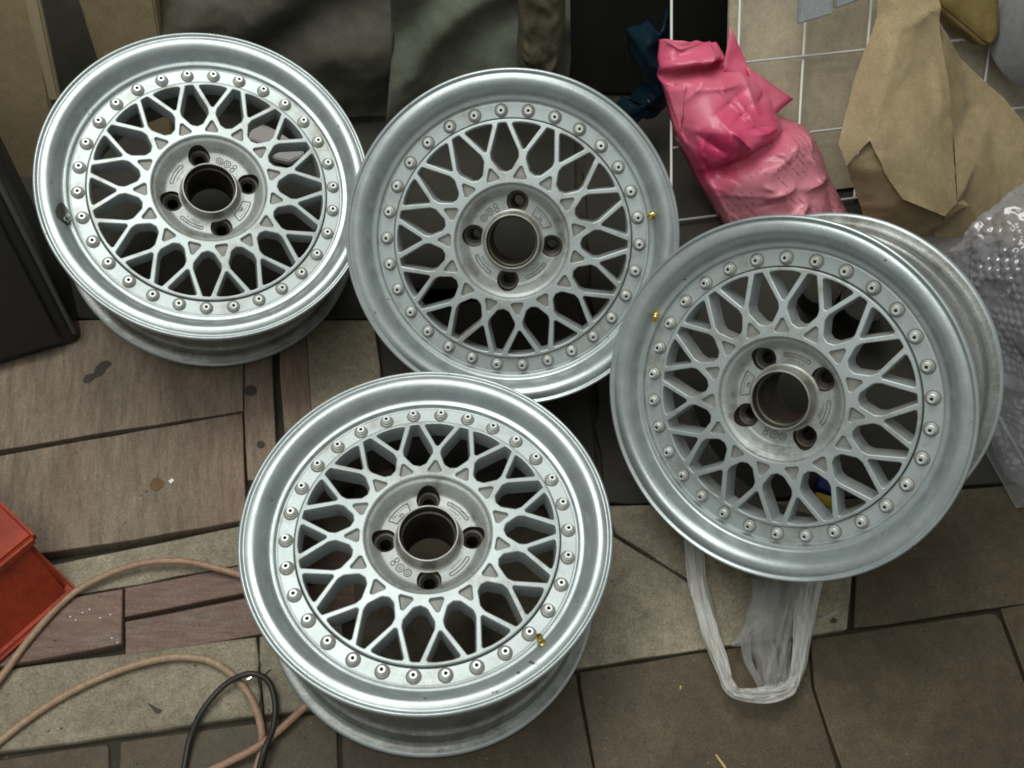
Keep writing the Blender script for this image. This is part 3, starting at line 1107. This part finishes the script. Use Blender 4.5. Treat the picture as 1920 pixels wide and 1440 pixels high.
bm = sheet_mesh([[(1212, 28), (1234, 16), (1252, 8)], [(1172, 50), (1215, 55), (1256, 60)], [(1180, 95), (1220, 100), (1258, 105)], [(1205, 140), (1225, 140), (1262, 145)], [(1150, 215), (1195, 160), (1262, 180)], [(1160, 225), (1200, 180), (1250, 190)]],
                blue_h, NB, 26, 30, (0, 1.30, 0), 0.004)
tag(obj('blue_plastic_bag', bm, M['bluebag']), 'crumpled dark teal blue plastic bag behind the pink bag', 'plastic bag')

# ------------------------------------------------------------------ wire grid leaning at the back right
S = 0.11
G0 = Vector((2.487, 11.618, -7.632)) * S + Vector((0, 0, CAM.z))
GU = Vector((0.980, 0.199, 0.002)).normalized()
GV = Vector((0.106, -0.513, -0.852)).normalized()
GN = GV.cross(GU).normalized()
if GN.y > 0:
    GN = -GN
grid = empty('wire_grid', Matrix.Translation(G0 + GU * 3 * S + GV * 3.25 * 1.1 * S))
tag(grid, 'white wire grid panel leaning behind the pink bag and brown paper', 'wire grid')


def gp(u, v, h=0.0):
    return G0 + GU * (u * S) + GV * (v * 1.1 * S) + GN * h


for i in range(-0, 9):
    bm = bmesh.new()
    tube_bm(bm, [gp(i, -4.0) - grid.location, gp(i, 3.02) - grid.location], 0.0021, 8)
    obj('wire', bm, M['wire'], grid)
for j in range(-4, 4):
    bm = bmesh.new()
    tube_bm(bm, [gp(-0.0, j, 0.0040) - grid.location, gp(8.0, j, 0.0040) - grid.location], 0.0021, 8)
    obj('wire', bm, M['wire'], grid)

bm = bmesh.new()
prism(bm, [gp(0.91, -4.3, -0.02), gp(8.6, -4.3, -0.02), gp(8.6, 2.9, -0.02), gp(0.93, 2.9, -0.02)], -GN * 0.006)
tag(obj('cardboard_backing', bm, M['cardgrey']), 'large stained beige cardboard sheet behind the wire grid', 'cardboard')

def crease_field(lines):
    """sum of sharp film creases; each line (x0, y0, x1, y1, amp, width) in the sheet's own 2-D coordinates"""
    def f(x, y):
        h = 0.0
        for x0, y0, x1, y1, a, w in lines:
            dx, dy = x1 - x0, y1 - y0
            L2 = dx * dx + dy * dy
            t = ((x - x0) * dx + (y - y0) * dy) / L2
            if t < 0 or t > 1:
                continue
            d = abs((x - x0) * dy - (y - y0) * dx) / math.sqrt(L2)
            if d > 5 * w:
                continue
            h += a * math.exp(-d / w) * math.sin(PI * t) ** 0.7
        return h
    return f


# ------------------------------------------------------------------ pink bag
LE = [(1230, 72), (1226, 110), (1236, 160), (1247, 215), (1262, 262), (1288, 315), (1318, 368), (1348, 415), (1376, 460), (1400, 520), (1420, 560)]
RI = [(1322, 74), (1352, 112), (1412, 138), (1436, 180), (1450, 212), (1502, 236), (1524, 276), (1538, 320), (1560, 362), (1592, 430), (1600, 500)]


def pink_bag():
    nu, nv = 96, 150
    rn = random.Random(21)
    le, ri = spline([(x, y, 0) for x, y in LE], 12), spline([(x, y, 0) for x, y in RI], 12)
    lines = []
    for _ in range(150):
        x, y = rn.uniform(1225, 1560), rn.uniform(70, 480)
        # most creases follow the bag's length, some fan out from the waist
        a = rn.choice((rn.gauss(57, 16), rn.gauss(57, 16), rn.gauss(-30, 18), rn.uniform(0, 180)))
        ln = rn.uniform(22, 110)
        wd_ = rn.choice((rn.uniform(1.6, 3.2), rn.uniform(3.0, 8.0)))
        lines.append((x, y, x + ln * math.cos(R_(a)), y + ln * math.sin(R_(a)), rn.choice((-1, 1, 1)) * rn.uniform(0.9, 1.7) * 0.0013 * wd_, wd_))
    for a in range(-60, 200, 14):
        ln = rn.uniform(35, 80)
        aa = R_(a + rn.uniform(-5, 5))
        lines.append((1440 + 8 * math.cos(aa), 215 + 8 * math.sin(aa), 1440 + ln * math.cos(aa), 215 + ln * math.sin(aa), rn.uniform(0.004, 0.008), rn.uniform(2.5, 5)))
    fold_lines = crease_field(lines)
    bm = bmesh.new()
    lay = bm.verts.layers.float_vector.new('uvp')
    g = []
    for j in range(nv + 1):
        row = []
        for i in range(nu + 1):
            u, v = i / nu, j / nv
            t = v * (len(le) - 1)
            k = min(int(t), len(le) - 2)
            a, b = le[k].lerp(le[k + 1], t - k), ri[k].lerp(ri[k + 1], t - k)
            wob = 5 * nz((v * 9, 0, 0), 1, 3) * (1 - 2 * u) ** 2
            x, y = a.x + (b.x - a.x) * u + wob, a.y + (b.y - a.y) * u + (6 * nz((u * 5, 3, 0), 1, 6) if j == 0 else 0)
            # crease between the two lobes runs from (1355,285) up to (1470,212)
            d = ((x - 1355) * 73 + (y - 285) * 115) / math.hypot(73, 115)
            crease = math.exp(-(d / 15.0) ** 2) * (1 if x > 1330 else max(0, 1 - (1330 - x) / 60))
            round_ = (max(0, 1 - (2 * u - 1) ** 2)) ** 0.6
            body = (0.02 + 0.07 * min(1, max(0.0, (y - 120)) / 110.0)) * round_
            fold = -0.022 * math.exp(-((y - 128 + 0.22 * (x - 1290)) / 9.0) ** 2) + 0.016 * math.exp(-((y - 108 + 0.22 * (x - 1290)) / 12.0) ** 2)
            ridge = 0.014 * math.exp(-abs((x - 1262) * 0.87 - (y - 250) * 0.49) / 6.0) * (1 if y > 170 else 0)
            h = 0.014 + body + fold * (0.4 + round_) - 0.034 * crease * round_ + ridge + fold_lines(x, y) * (0.45 + 0.55 * round_)
            h += 0.008 * ridged((x * 0.012, y * 0.012, 2), 0.9, 1, 2) * round_
            p = onp(x, y, G0, GN) + GN * max(0.007, h)
            vt = bm.verts.new(p)
            low = 1 / (1 + math.exp(-(d - 12) / 8.0))
            # print runs along the bag's length
            vt[lay] = Vector(((x * 0.70 + y * 0.71) * 0.001, (x * 0.71 - y * 0.70) * 0.001, low if x > 1350 - 0.3 * (y - 300) else low * 0.3))
            row.append(vt)
        g.append(row)
    for j in range(nv):
        for i in range(nu):
            bm.faces.new((g[j][i], g[j + 1][i], g[j + 1][i + 1], g[j][i + 1])).smooth = True

    def flap(pts, hs, n=8):
        """triangular ear of film: px corner points with heights"""
        c = [onp(x, y, G0, GN) + GN * h for (x, y), h in zip(pts, hs)]
        rows = []
        for i in range(n + 1):
            r = []
            for k in range(i + 1):
                s = i / n
                w = 0 if i == 0 else k / i
                p = c[0].lerp(c[1].lerp(c[2], w), s)
                p = p + GN * (0.006 * ridged(p, 28, 3) * (0.3 + s))
                vt = bm.verts.new(p)
                r.append(vt)
            rows.append(r)
        for i in range(n):
            for k in range(i + 1):
                f = bm.faces.new((rows[i][k], rows[i + 1][k], rows[i + 1][k + 1]))
                f.smooth = True
                if k < i:
                    f = bm.faces.new((rows[i][k], rows[i + 1][k + 1], rows[i][k + 1]))
                    f.smooth = True
    flap([(1354, 47), (1338, 126), (1398, 146)], [0.03, 0.034, 0.03])
    flap([(1471, 181), (1380, 118), (1404, 222)], [0.03, 0.034, 0.05])
    flap([(1228, 70), (1258, 90), (1300, 78)], [0.03, 0.035, 0.03])
    flap([(1236, 158), (1262, 150), (1256, 240)], [0.03, 0.05, 0.045])
    flap([(1330, 76), (1290, 80), (1352, 116)], [0.026, 0.03, 0.03])
    bmesh.ops.recalc_face_normals(bm, faces=bm.faces)
    bmesh.ops.solidify(bm, geom=list(bm.faces), thickness=0.0008)
    return bm


tag(obj('pink_plastic_bag', pink_bag(), M['pink']), 'crumpled pink plastic bag stuffed with printed paper, leaning on the wire grid', 'plastic bag')

# ------------------------------------------------------------------ brown wrapping paper
PV = {
    'a': (1640, -40, .05), 'b': (1752, -40, .06), 'c': (1756, 40, .07), 'd': (1771, 150, .09), 'e': (1785, 272, .115), 'f': (1789, 378, .14), 'g': (1768, 404, .14),
    'h': (1690, 20, .075), 'i': (1668, 110, .095), 'j': (1640, 215, .115), 'k': (1628, 262, .12), 'l': (1655, 322, .13), 'm': (1690, 372, .135),
    'n': (1640, 30, .05), 'o': (1608, 120, .06), 'p': (1590, 190, .07), 'q': (1567, 268, .085), 'r': (1582, 308, .10), 's': (1600, 360, .08), 't': (1625, 430, .06), 'u': (1700, 470, .06),
    'R1': (1850, 160, .05), 'R2': (1878, 182, .06), 'R3': (1850, 232, .08), 'R4': (1930, 245, .09), 'R5': (1960, 450, .13), 'R6': (1862, 470, .12), 'R7': (1802, 372, .12),
    'S1': (1812, 384, .13), 'S2': (1852, 462, .12), 'S3': (1782, 478, .09), 'S4': (1745, 436, .10), 'x1': (1712, 150, .10), 'x2': (1715, 280, .135), 'x3': (1830, 300, .125), 'x4': (1870, 360, .12), 'y1': (1810, 200, .06), 'y2': (1800, 110, .05),
}
PF = ['a h n', 'a b c', 'a c h', 'h c x1', 'h x1 i', 'c d x1', 'd e x2', 'd x2 x1', 'i x1 j', 'j x1 x2', 'j x2 k', 'k x2 l', 'x2 e f', 'x2 f g', 'x2 g l', 'l g m',
      'n h i', 'n i o', 'o i j', 'o j p', 'p j k', 'p k q', 'q k r']
PF2 = ['r k l', 'r l s', 's l m', 's m t', 't m u', 'u m S4', 'm g S4', 'S4 S3 u']
PF3 = ['c y2 d', 'y2 R1 y1', 'y2 y1 d', 'd y1 e', 'y1 R1 R2', 'y1 R2 R3', 'y1 R3 e', 'e R3 x3', 'R3 R2 R4', 'R3 R4 x4', 'R3 x4 x3', 'x4 R4 R5', 'x4 R5 R6', 'x3 x4 R6', 'x3 R6 R7', 'x3 R7 f', 'e x3 f']
PF4 = ['f R7 S1', 'g f S1', 'g S1 S4', 'S1 S2 S3', 'S1 S3 S4']


def paper(name, faces, sub, lift=0.0, th=0.0009, seed=0):
    bm = bmesh.new()
    rp = random.Random(seed + 40)
    pl = []
    for _ in range(46):
        x, y = rp.uniform(0.25, 0.95), rp.uniform(-0.15, 0.45)
        a = rp.choice((rp.gauss(95, 18), rp.gauss(60, 20), rp.uniform(0, 180)))
        ln, wd_ = rp.uniform(0.04, 0.20), rp.uniform(0.0025, 0.012)
        pl.append((x, y, x + ln * math.cos(R_(a)), y + ln * math.sin(R_(a)), rp.choice((-1, 1)) * wd_ * rp.uniform(0.5, 0.95), wd_))
    pcr = crease_field(pl)
    vd = {}

    def vv(k):
        if k not in vd:
            x, y, h = PV[k]
            p = onp(x, y, G0, GN, h + lift)
            vd[k] = bm.verts.new(p)
        return vd[k]
    for f in faces:
        try:
            bm.faces.new([vv(k) for k in f.split()])
        except ValueError:
            pass
    bmesh.ops.recalc_face_normals(bm, faces=bm.faces)
    if sum(f.normal.dot(GN) * f.calc_area() for f in bm.faces) < 0:
        bmesh.ops.reverse_faces(bm, faces=bm.faces)
    bmesh.ops.subdivide_edges(bm, edges=bm.edges, cuts=sub, use_grid_fill=True)
    bmesh.ops.triangulate(bm, faces=bm.faces)
    for v in bm.verts:
        v.co += GN * (0.007 * ridged(v.co, 7, seed, 2) + 0.003 * ridged(v.co, 20, seed + 3, 2) + 0.0012 * ridged(v.co, 55, seed + 5, 2))
    for _ in range(3):
        bmesh.ops.smooth_vert(bm, verts=[v for v in bm.verts if not v.is_boundary], factor=0.5, use_axis_x=True, use_axis_y=True, use_axis_z=True)
    for v in bm.verts:
        q = v.co - G0
        v.co += GN * pcr(q.dot(GU), q.dot(GV))
    for f in bm.faces:
        f.smooth = True
    bmesh.ops.solidify(bm, geom=list(bm.faces), thickness=th)
    return bm


pap = empty('wrapping_paper', Matrix.Identity(4))
tag(pap, 'crumpled sheet of brown wrapping paper in front of the wire grid', 'paper')
for nm, fc, sd, lf in (('front_flap', PF, 1, 0.012), ('lower_fold', PF2, 2, 0.0), ('side_sheet', PF3, 3, 0.0), ('small_fold', PF4, 4, 0.004)):
    o = obj(nm, paper(nm, fc, 11, lf, seed=sd), M['kraft'], pap)
    o.data.set_sharp_from_angle(angle=R_(38))

# ------------------------------------------------------------------ small things along the top edge
def chunk(name, px, h, th, mat, label, cat, bev=0.004, noise_amp=0.0):
    pts = [onp(x, y, G0, GN, hh) for (x, y), hh in zip(px, h)]
    bm = bmesh.new()
    prism(bm, pts, -GN * th)
    bmesh.ops.bevel(bm, geom=list(bm.edges), offset=bev, segments=2, affect='EDGES')
    if noise_amp:
        bmesh.ops.triangulate(bm, faces=bm.faces)
        bmesh.ops.subdivide_edges(bm, edges=bm.edges, cuts=3, use_grid_fill=True)
        for v in bm.verts:
            v.co += v.normal * noise_amp * ridged(v.co, 30)
        for f in bm.faces:
            f.smooth = True
    return tag(obj(name, bm, mat), label, cat)


chunk('grey_card', [(1502, -40), (1562, -40), (1561, 26), (1498, 46)], [.05, .05, .05, .05], 0.01, M['greyplastic'], 'pale grey flap hanging in front of the cardboard sheet', 'card', 0.002)
chunk('grey_card', [(1566, -40), (1650, -40), (1624, -4), (1566, 17)], [.03, .03, .03, .03], 0.008, M['greyplastic'], 'smaller grey flap just right of the pale grey flap', 'card', 0.002)
chunk('foam_block', [(1740, -40), (1874, -40), (1875, 60), (1867, 80), (1854, 88), (1840, 78), (1764, 14)], [.05] * 7, 0.045, M['foam'], 'rough yellow-brown foam block at the top beside the brown paper', 'foam', 0.005, 0.003)

# grey bucket at the top right corner
bk = empty('grey_bucket', Matrix.Translation(onp(2028, 20, G0, GN, 0.10)))
tag(bk, 'grey plastic bucket in the top right corner', 'bucket')
bm_body = lathe('bucket_body', [(0.0, -0.10), (0.085, -0.10), (0.092, -0.095), (0.112, 0.09), (0.108, 0.09), (0.088, -0.09), (0.0, -0.092)], 48)
bt = obj('body', bm_body, M['greyplastic'], bk)
rimo = obj('bucket_rim', lathe('bucket_rim', [(0.110, 0.080), (0.119, 0.082), (0.121, 0.090), (0.117, 0.097), (0.109, 0.095), (0.107, 0.088)], 48, closed=True), pm('pale_grey_plastic', (0.45, 0.46, 0.52), rough=0.4), bk)
q = Vector((0.1, -0.45, 0.9)).to_track_quat('Z', 'Y').to_matrix().to_4x4()
bt.matrix_local = q
rimo.matrix_local = q

# ------------------------------------------------------------------ bubble-wrapped parcel
def bubble():
    c = Vector((0.868, 0.775, 0.16))
    bm = bmesh.new()
    bmesh.ops.create_cube(bm, size=1.0)
    bmesh.ops.subdivide_edges(bm, edges=bm.edges, cuts=190, use_grid_fill=True)
    rz = Matrix.Rotation(R_(24), 3, 'Z')
    ax = Vector((0.17, 0.17, 0.155))
    pitch = 0.0115
    for v in bm.verts:
        p = v.co * 2
        l = (abs(p.x) ** 6 + abs(p.y) ** 6 + abs(p.z) ** 6) ** (1 / 6)
        q = p / l
        nrm = Vector((q.x ** 3, q.y ** 3, q.z ** 3)).normalized()
        w = Vector((q.x * ax.x, q.y * ax.y, q.z * ax.z))
        d = 0.016 * nz(w, 7, 2) + 0.024 * ridged(w, 8, 4, 2) + 0.011 * ridged(w, 19, 8, 2)
        k = max(range(3), key=lambda t: abs(p[t]))
        a, b = [w[t] for t in range(3) if t != k]
        a, b = a * 0.94 + b * 0.34, b * 0.94 - a * 0.34
        ry = b / (pitch * 0.866)
        best = 9.0
        for jj in (math.floor(ry), math.floor(ry) + 1):
            ox = 0.5 * (jj % 2)
            ii = round(a / pitch - ox)
            best = min(best, math.hypot(a / pitch - ox - ii, (ry - jj) * 0.866))
        d += 0.0040 * math.sqrt(max(0, 1 - (best * 2.2) ** 2)) * (0.1 + 0.9 * max(0, min(1, 0.45 + 3.0 * nz(w, 34, 6))))
        v.co = rz @ (w + nrm * d)
    for v in bm.verts:
        if v.co.z + c.z < 0.004:
            v.co.z = 0.004 - c.z
    for f in bm.faces:
        f.smooth = True
    o = obj('bubble_wrap_parcel', bm, M['bubble'])
    o.location = c
    return o


tag(bubble(), 'parcel wrapped in shiny bubble wrap, behind the tilted wheel', 'parcel')
bm = bmesh.new()
box_bm(bm, Matrix.Translation((0.93, 0.82, 0.13)) @ Matrix.Rotation(R_(24), 4, 'Z'), 0.20, 0.22, 0.22, 0.01)
tag(obj('parcel_contents', bm, pm('grey_parcel_core', (0.26, 0.255, 0.27), (0.15, 0.15, 0.155), 12, rough=0.6)), 'grey box dimly visible inside the bubble wrap', 'box')

# clear plastic tray below the parcel
tr_ = empty('clear_plastic_tray', Matrix.Translation(fl(1930, 930)))
tag(tr_, 'clear plastic tray on the floor below the bubble wrap', 'tray')
c0 = fl(1908, 952, 0.004)
for nm, a, b, z0, z1 in (('side', c0, c0 + Vector((-0.035, 0.16, 0)), 0.0, 0.06), ('front', c0, c0 + Vector((0.22, 0.03, 0)), 0.0, 0.06)):
    t = (b - a).normalized()
    bm = bmesh.new()
    prism(bm, [a - tr_.location, b - tr_.location, b + Vector((0, 0, z1)) - tr_.location, a + Vector((0, 0, z1)) - tr_.location], Vector((-t.y, t.x, 0)) * 0.002)
    obj(nm, bm, M['clear'], tr_)
    bm = bmesh.new()
    tube_bm(bm, [a + Vector((0, 0, z1)) - tr_.location, b + Vector((0, 0, z1)) - tr_.location], 0.003, 8)
    obj('tray_edge', bm, M['greyplastic'], tr_)
# grey bar between the paper and the parcel
bm = bmesh.new()
p, q2 = onp(1740, 482, G0, GN, 0.14), onp(1885, 448, G0, GN, 0.14)
prism(bm, [p, q2, q2 + Vector((0, 0.004, -0.022)), p + Vector((0, 0.004, -0.022))], Vector((0.0, 0.06, 0.0)))
tag(obj('grey_bar', bm, pm('dull_grey_bar', (0.17, 0.165, 0.16), rough=0.6)), 'flat grey bar lying between the brown paper and the bubble wrap', 'bar')

# ------------------------------------------------------------------ white plastic bag under the tilted wheel
def ribbon(bm, pts, widths, z, fold=0.004, n=12, cross=10, seed=0):
    pp = spline([(x, y, 0) for x, y in pts], n)
    ww = spline([(w, 0, 0) for w in widths], n)
    rows = []
    for i, p in enumerate(pp):
        t = (pp[min(i + 1, len(pp) - 1)] - pp[max(0, i - 1)]).normalized()
        s = Vector((-t.y, t.x, 0))
        row = []
        for k in range(cross + 1):
            c = k / cross * 2 - 1
            q = p + s * (c * ww[i].x * (1 + 0.28 * nz((i * 0.10, c * 0.7, seed), 1)))
            zz = z(i / (len(pp) - 1)) if callable(z) else z
            b = fl(q.x, q.y, 0)
            hgt = zz + (1 - c * c) * fold * 1.6 + fold * 1.5 * ridged((c * 1.9 + seed, i * 0.045, seed), 1.6, 0, 3) + 0.3 * fold * math.sin(c * 9 + i * 0.06)
            w = fl(q.x, q.y, max(0.001, hgt))
            row.append(bm.verts.new(w))
        rows.append(row)
    for a, b in zip(rows[:-1], rows[1:]):
        for k in range(cross):
            f = bm.faces.new((a[k], a[k + 1], b[k + 1], b[k]))
            f.smooth = True


wb = empty('white_plastic_bag', Matrix.Identity(4))
tag(wb, 'thin white plastic carrier bag with its handle sticking out under the tilted wheel', 'plastic bag')
bm = bmesh.new()
ribbon(bm, [(1298, 985), (1304, 1060), (1316, 1130), (1338, 1200), (1356, 1255), (1366, 1284), (1384, 1301), (1425, 1303), (1466, 1297), (1484, 1284), (1494, 1262), (1502, 1215), (1510, 1150), (1520, 1080), (1528, 1010)],
       [19, 19, 18, 17, 13, 12, 12, 15, 17, 14, 13, 16, 21, 24, 26], lambda t: 0.004 + 0.018 * math.sin(PI * t), 0.0055, 12, 34, 1)
o = obj('handle', bm, M['filmthick'], wb)
bm = bmesh.new()
ribbon(bm, [(1468, 1040), (1452, 1120), (1446, 1190), (1450, 1240), (1452, 1284)], [48, 44, 36, 34, 26], 0.008, 0.010, 12, 22, 5)
ribbon(bm, [(1440, 1090), (1424, 1160), (1400, 1192), (1404, 1240), (1426, 1286)], [34, 26, 14, 8, 7], 0.010, 0.008, 12, 12, 9)
ribbon(bm, [(1448, 1060), (1430, 1130), (1392, 1196), (1372, 1210)], [14, 13, 12, 3], 0.012, 0.006, 12, 8, 13)
ribbon(bm, [(1478, 1120), (1462, 1190), (1446, 1240), (1438, 1276)], [5, 5, 4, 4], 0.020, 0.004, 12, 6, 17)
ribbon(bm, [(1494, 1100), (1478, 1180), (1466, 1240), (1460, 1270)], [6, 5, 5, 4], 0.020, 0.004, 12, 6, 21)
obj('film', bm, M['film'], wb)

# ------------------------------------------------------------------ red toolbox at the left
tb = empty('red_toolbox', Matrix.Identity(4))
tag(tb, 'orange-red plastic toolbox with a ribbed lid at the left edge', 'toolbox')
Cb = fl(139, 1112, 0.004)
HT = 0.115
f1 = fl(-10, 1243, 0.004) - Cb           # along the near bottom edge
f1.normalize()
f2 = Vector((f1.y, -f1.x, 0))
if f2.y < 0:
    f2 = -f2
Ct = fl(57, 1003, HT)


def tbox(name, c, inset, z0, z1, bev, mat, w=0.34, d=0.19):
    bm = bmesh.new()
    base = [c + f1 * inset + f2 * inset, c + f1 * (w - inset) + f2 * inset, c + f1 * (w - inset) + f2 * (d - inset), c + f1 * inset + f2 * (d - inset)]
    prism(bm, [Vector((p.x, p.y, z0)) for p in base], Vector((0, 0, z1 - z0)))
    bmesh.ops.bevel(bm, geom=list(bm.edges), offset=bev, segments=3, affect='EDGES')
    for f in bm.faces:
        f.smooth = True
    o = obj(name, bm, mat, tb)
    o.data.set_sharp_from_angle(angle=R_(40))
    return o


cm = Vector((Cb.x, Cb.y, 0))
ct2 = Vector((Ct.x, Ct.y, 0))
# tapered body
bm = bmesh.new()
lo = [cm, cm + f1 * 0.33, cm + f1 * 0.33 + f2 * 0.17, cm + f2 * 0.17]
hi = [ct2, ct2 + f1 * 0.34, ct2 + f1 * 0.34 + f2 * 0.185, ct2 + f2 * 0.185]
hi = [h + f1 * 0.004 + f2 * 0.004 for h in hi]
va = [bm.verts.new((p.x, p.y, 0.006)) for p in lo]
vb = [bm.verts.new((p.x, p.y, HT - 0.012)) for p in hi]
bm.faces.new(va)
bm.faces.new(vb[::-1])
for i in range(4):
    bm.faces.new((va[i], vb[i], vb[(i + 1) % 4], va[(i + 1) % 4]))
bmesh.ops.recalc_face_normals(bm, faces=bm.faces)
bmesh.ops.bevel(bm, geom=list(bm.edges), offset=0.006, segments=3, affect='EDGES')
for f in bm.faces:
    f.smooth = True
o = obj('body', bm, M['red'], tb)
o.data.set_sharp_from_angle(angle=R_(40))
tbox('lid_rim', ct2 - f1 * 0.004 - f2 * 0.004, 0.0, HT - 0.020, HT, 0.005, M['red'], 0.35, 0.195)
tbox('lid', ct2, 0.022, HT - 0.002, HT + 0.012, 0.005, M['red'])
tbox('lid_rib', ct2, 0.05, HT + 0.010, HT + 0.022, 0.005, M['red'])
tbox('base_lip', cm - f1 * 0.006 - f2 * 0.006, 0.0, 0.003, 0.014, 0.004, M['red'], 0.345, 0.185)

# ------------------------------------------------------------------ cables
def cable(name, px, r, mat, label, zs):
    pts = []
    for i, (x, y) in enumerate(px):
        z = zs[i] if isinstance(zs, (list, tuple)) else zs
        pts.append(fl(x, y, z))
    bm = bmesh.new()
    tube_bm(bm, spline(pts, 12), r, 12)
    return tag(obj(name, bm, mat), label, 'cable')


cable('cable', [(-60, 1345), (0, 1272), (60, 1192), (130, 1118), (200, 1078), (270, 1056), (340, 1052), (400, 1064), (450, 1078), (520, 1100)], 0.0043, M['cable'],
      'pinkish beige cable curving past the red toolbox', [.008, .008, .009, .010, .012, .014, .014, .010, .006, .005])
cable('cable', [(-50, 1440), (0, 1390), (70, 1336), (140, 1294), (210, 1262), (280, 1240), (340, 1232), (395, 1240), (440, 1270), (472, 1312), (489, 1360), (490, 1405), (478, 1450), (455, 1500)], 0.0045, M['cable'],
      'beige cable arching over the concrete slab, under the black cable', [.004, .004, .004, .004, .005, .006, .006, .005, .005, .004, .004, -.002, -.004, -.004])
cable('cable', [(600, 1300), (560, 1336), (520, 1372), (480, 1402), (430, 1428), (380, 1452), (330, 1475)], 0.0045, M['cable'],
      'short length of beige cable coming out from beneath the nearest wheel', [.003, .002, .003, .006, .002, -.004, -.005])
cable('cable', [(330, 1500), (345, 1440), (356, 1385), (378, 1335), (415, 1290), (450, 1268), (480, 1264), (505, 1280), (516, 1320), (512, 1365), (496, 1405), (484, 1450), (478, 1500)], 0.0036, M['cableblack'],
      'thin black cable looped over the beige cable', [-.003, -.003, .0, .008, .012, .016, .016, .012, .008, .008, .012, .004, -.003])

# ------------------------------------------------------------------ small litter
def bit(name, px, z, h, mat, label, cat):
    pts = [fl(x, y, z) for x, y in px]
    bm = bmesh.new()
    prism(bm, [Vector((p.x, p.y, z)) for p in pts], Vector((0, 0, h)))
    bmesh.ops.bevel(bm, geom=list(bm.edges), offset=0.0006, segments=1, affect='EDGES')
    return tag(obj(name, bm, mat), label, cat)


bit('white_chip', [(316, 903), (324, 898), (328, 902), (321, 909)], 0.0062, 0.003, M['whitechip'], 'tiny white chip on the plywood board', 'chip')
bit('wood_splinter', [(1340, 1416), (1343, 1414), (1360, 1436), (1364, 1446), (1358, 1442)], -0.0035, 0.002, M['straw'], 'straw-coloured splinter on the brown tile at the bottom edge', 'splinter')
bit('wood_splinter', [(1274, 1286), (1278, 1286), (1277, 1294), (1274, 1293)], -0.0035, 0.002, M['straw'], 'tiny pale splinter on the brown tile left of the white bag', 'splinter')
bit('paper_strip', [(1536, 1160), (1570, 1143), (1576, 1146), (1540, 1166)], -0.0008, 0.0012, M['film'], 'small clear film strip on the concrete beside the white bag', 'film strip')
bit('metal_shaving', [(462, 1274), (472, 1268), (474, 1271), (464, 1278)], -0.001, 0.002, M['chrome'], 'tiny shiny shaving under the black cable loop', 'shaving')
for k, (x, y) in enumerate(((153, 1148), (166, 1142), (205, 1152), (186, 1158), (140, 1162), (130, 1156), (208, 1196), (218, 1204))):
    bit('white_crumb', [(x, y), (x + 4, y - 1), (x + 4, y + 2), (x, y + 2)], 0.0032, 0.0012, M['whitechip'], 'white crumb on the reddish board beside the toolbox', 'crumb')['group'] = 'white crumbs on the reddish board'

# things seen through the spokes
g1 = fl(500, 262, 0.0)
bm = bmesh.new()
prism(bm, [fl(x, y, 0.004) for x, y in ((468, 268), (474, 243), (490, 235), (520, 233), (545, 256), (575, 275), (570, 300), (545, 312), (515, 305), (500, 280))], Vector((0, 0, 0.012)))
bmesh.ops.bevel(bm, geom=list(bm.edges), offset=0.002, segments=2, affect='EDGES')
tag(obj('grey_scrap', bm, M['greyboard']), 'pale grey scrap seen through the spokes of the wheel beside the cabinet', 'scrap')
for (x, y, r, lab) in ((1592, 612, 0.036, 'dull round tin seen through the spokes of the tilted wheel'), (1512, 590, 0.028, 'smaller dull tin left of the round tin, behind the tilted wheel')):
    t = empty('tin_can', Matrix.Translation(fl(x, y, 0.0)))
    tag(t, lab, 'tin')
    qm = Vector((-0.25, -0.45, 0.85)).to_track_quat('Z', 'Y').to_matrix().to_4x4()
    for nm, pf in (('body', [(0, -0.05), (r, -0.05), (r, 0.05), (0, 0.05)]), ('can_rim', [(r - 0.003, 0.049), (r + 0.002, 0.049), (r + 0.002, 0.054), (r - 0.003, 0.054)])):
        o = obj(nm, lathe(nm, pf, 32, closed=nm == 'can_rim'), M['tin'], t)
        o.matrix_local = Matrix.Translation((0, 0, 0.06)) @ qm
pk = empty('blue_packet', Matrix.Translation(fl(1546, 928, 0.0)))
tag(pk, 'small blue packet with a yellow stripe, seen through the tilted wheel', 'packet')
for nm, dy, sy, mt in (('body', 0.010, 0.030, M['bluepack']), ('stripe', -0.012, 0.013, M['yellowpack'])):
    bm = bmesh.new()
    box_bm(bm, Matrix.Rotation(R_(-20), 4, 'Z') @ Matrix.Translation((0, dy, 0.008)), 0.03, sy * 0.7, 0.014, 0.002)
    obj(nm, bm, mt, pk)
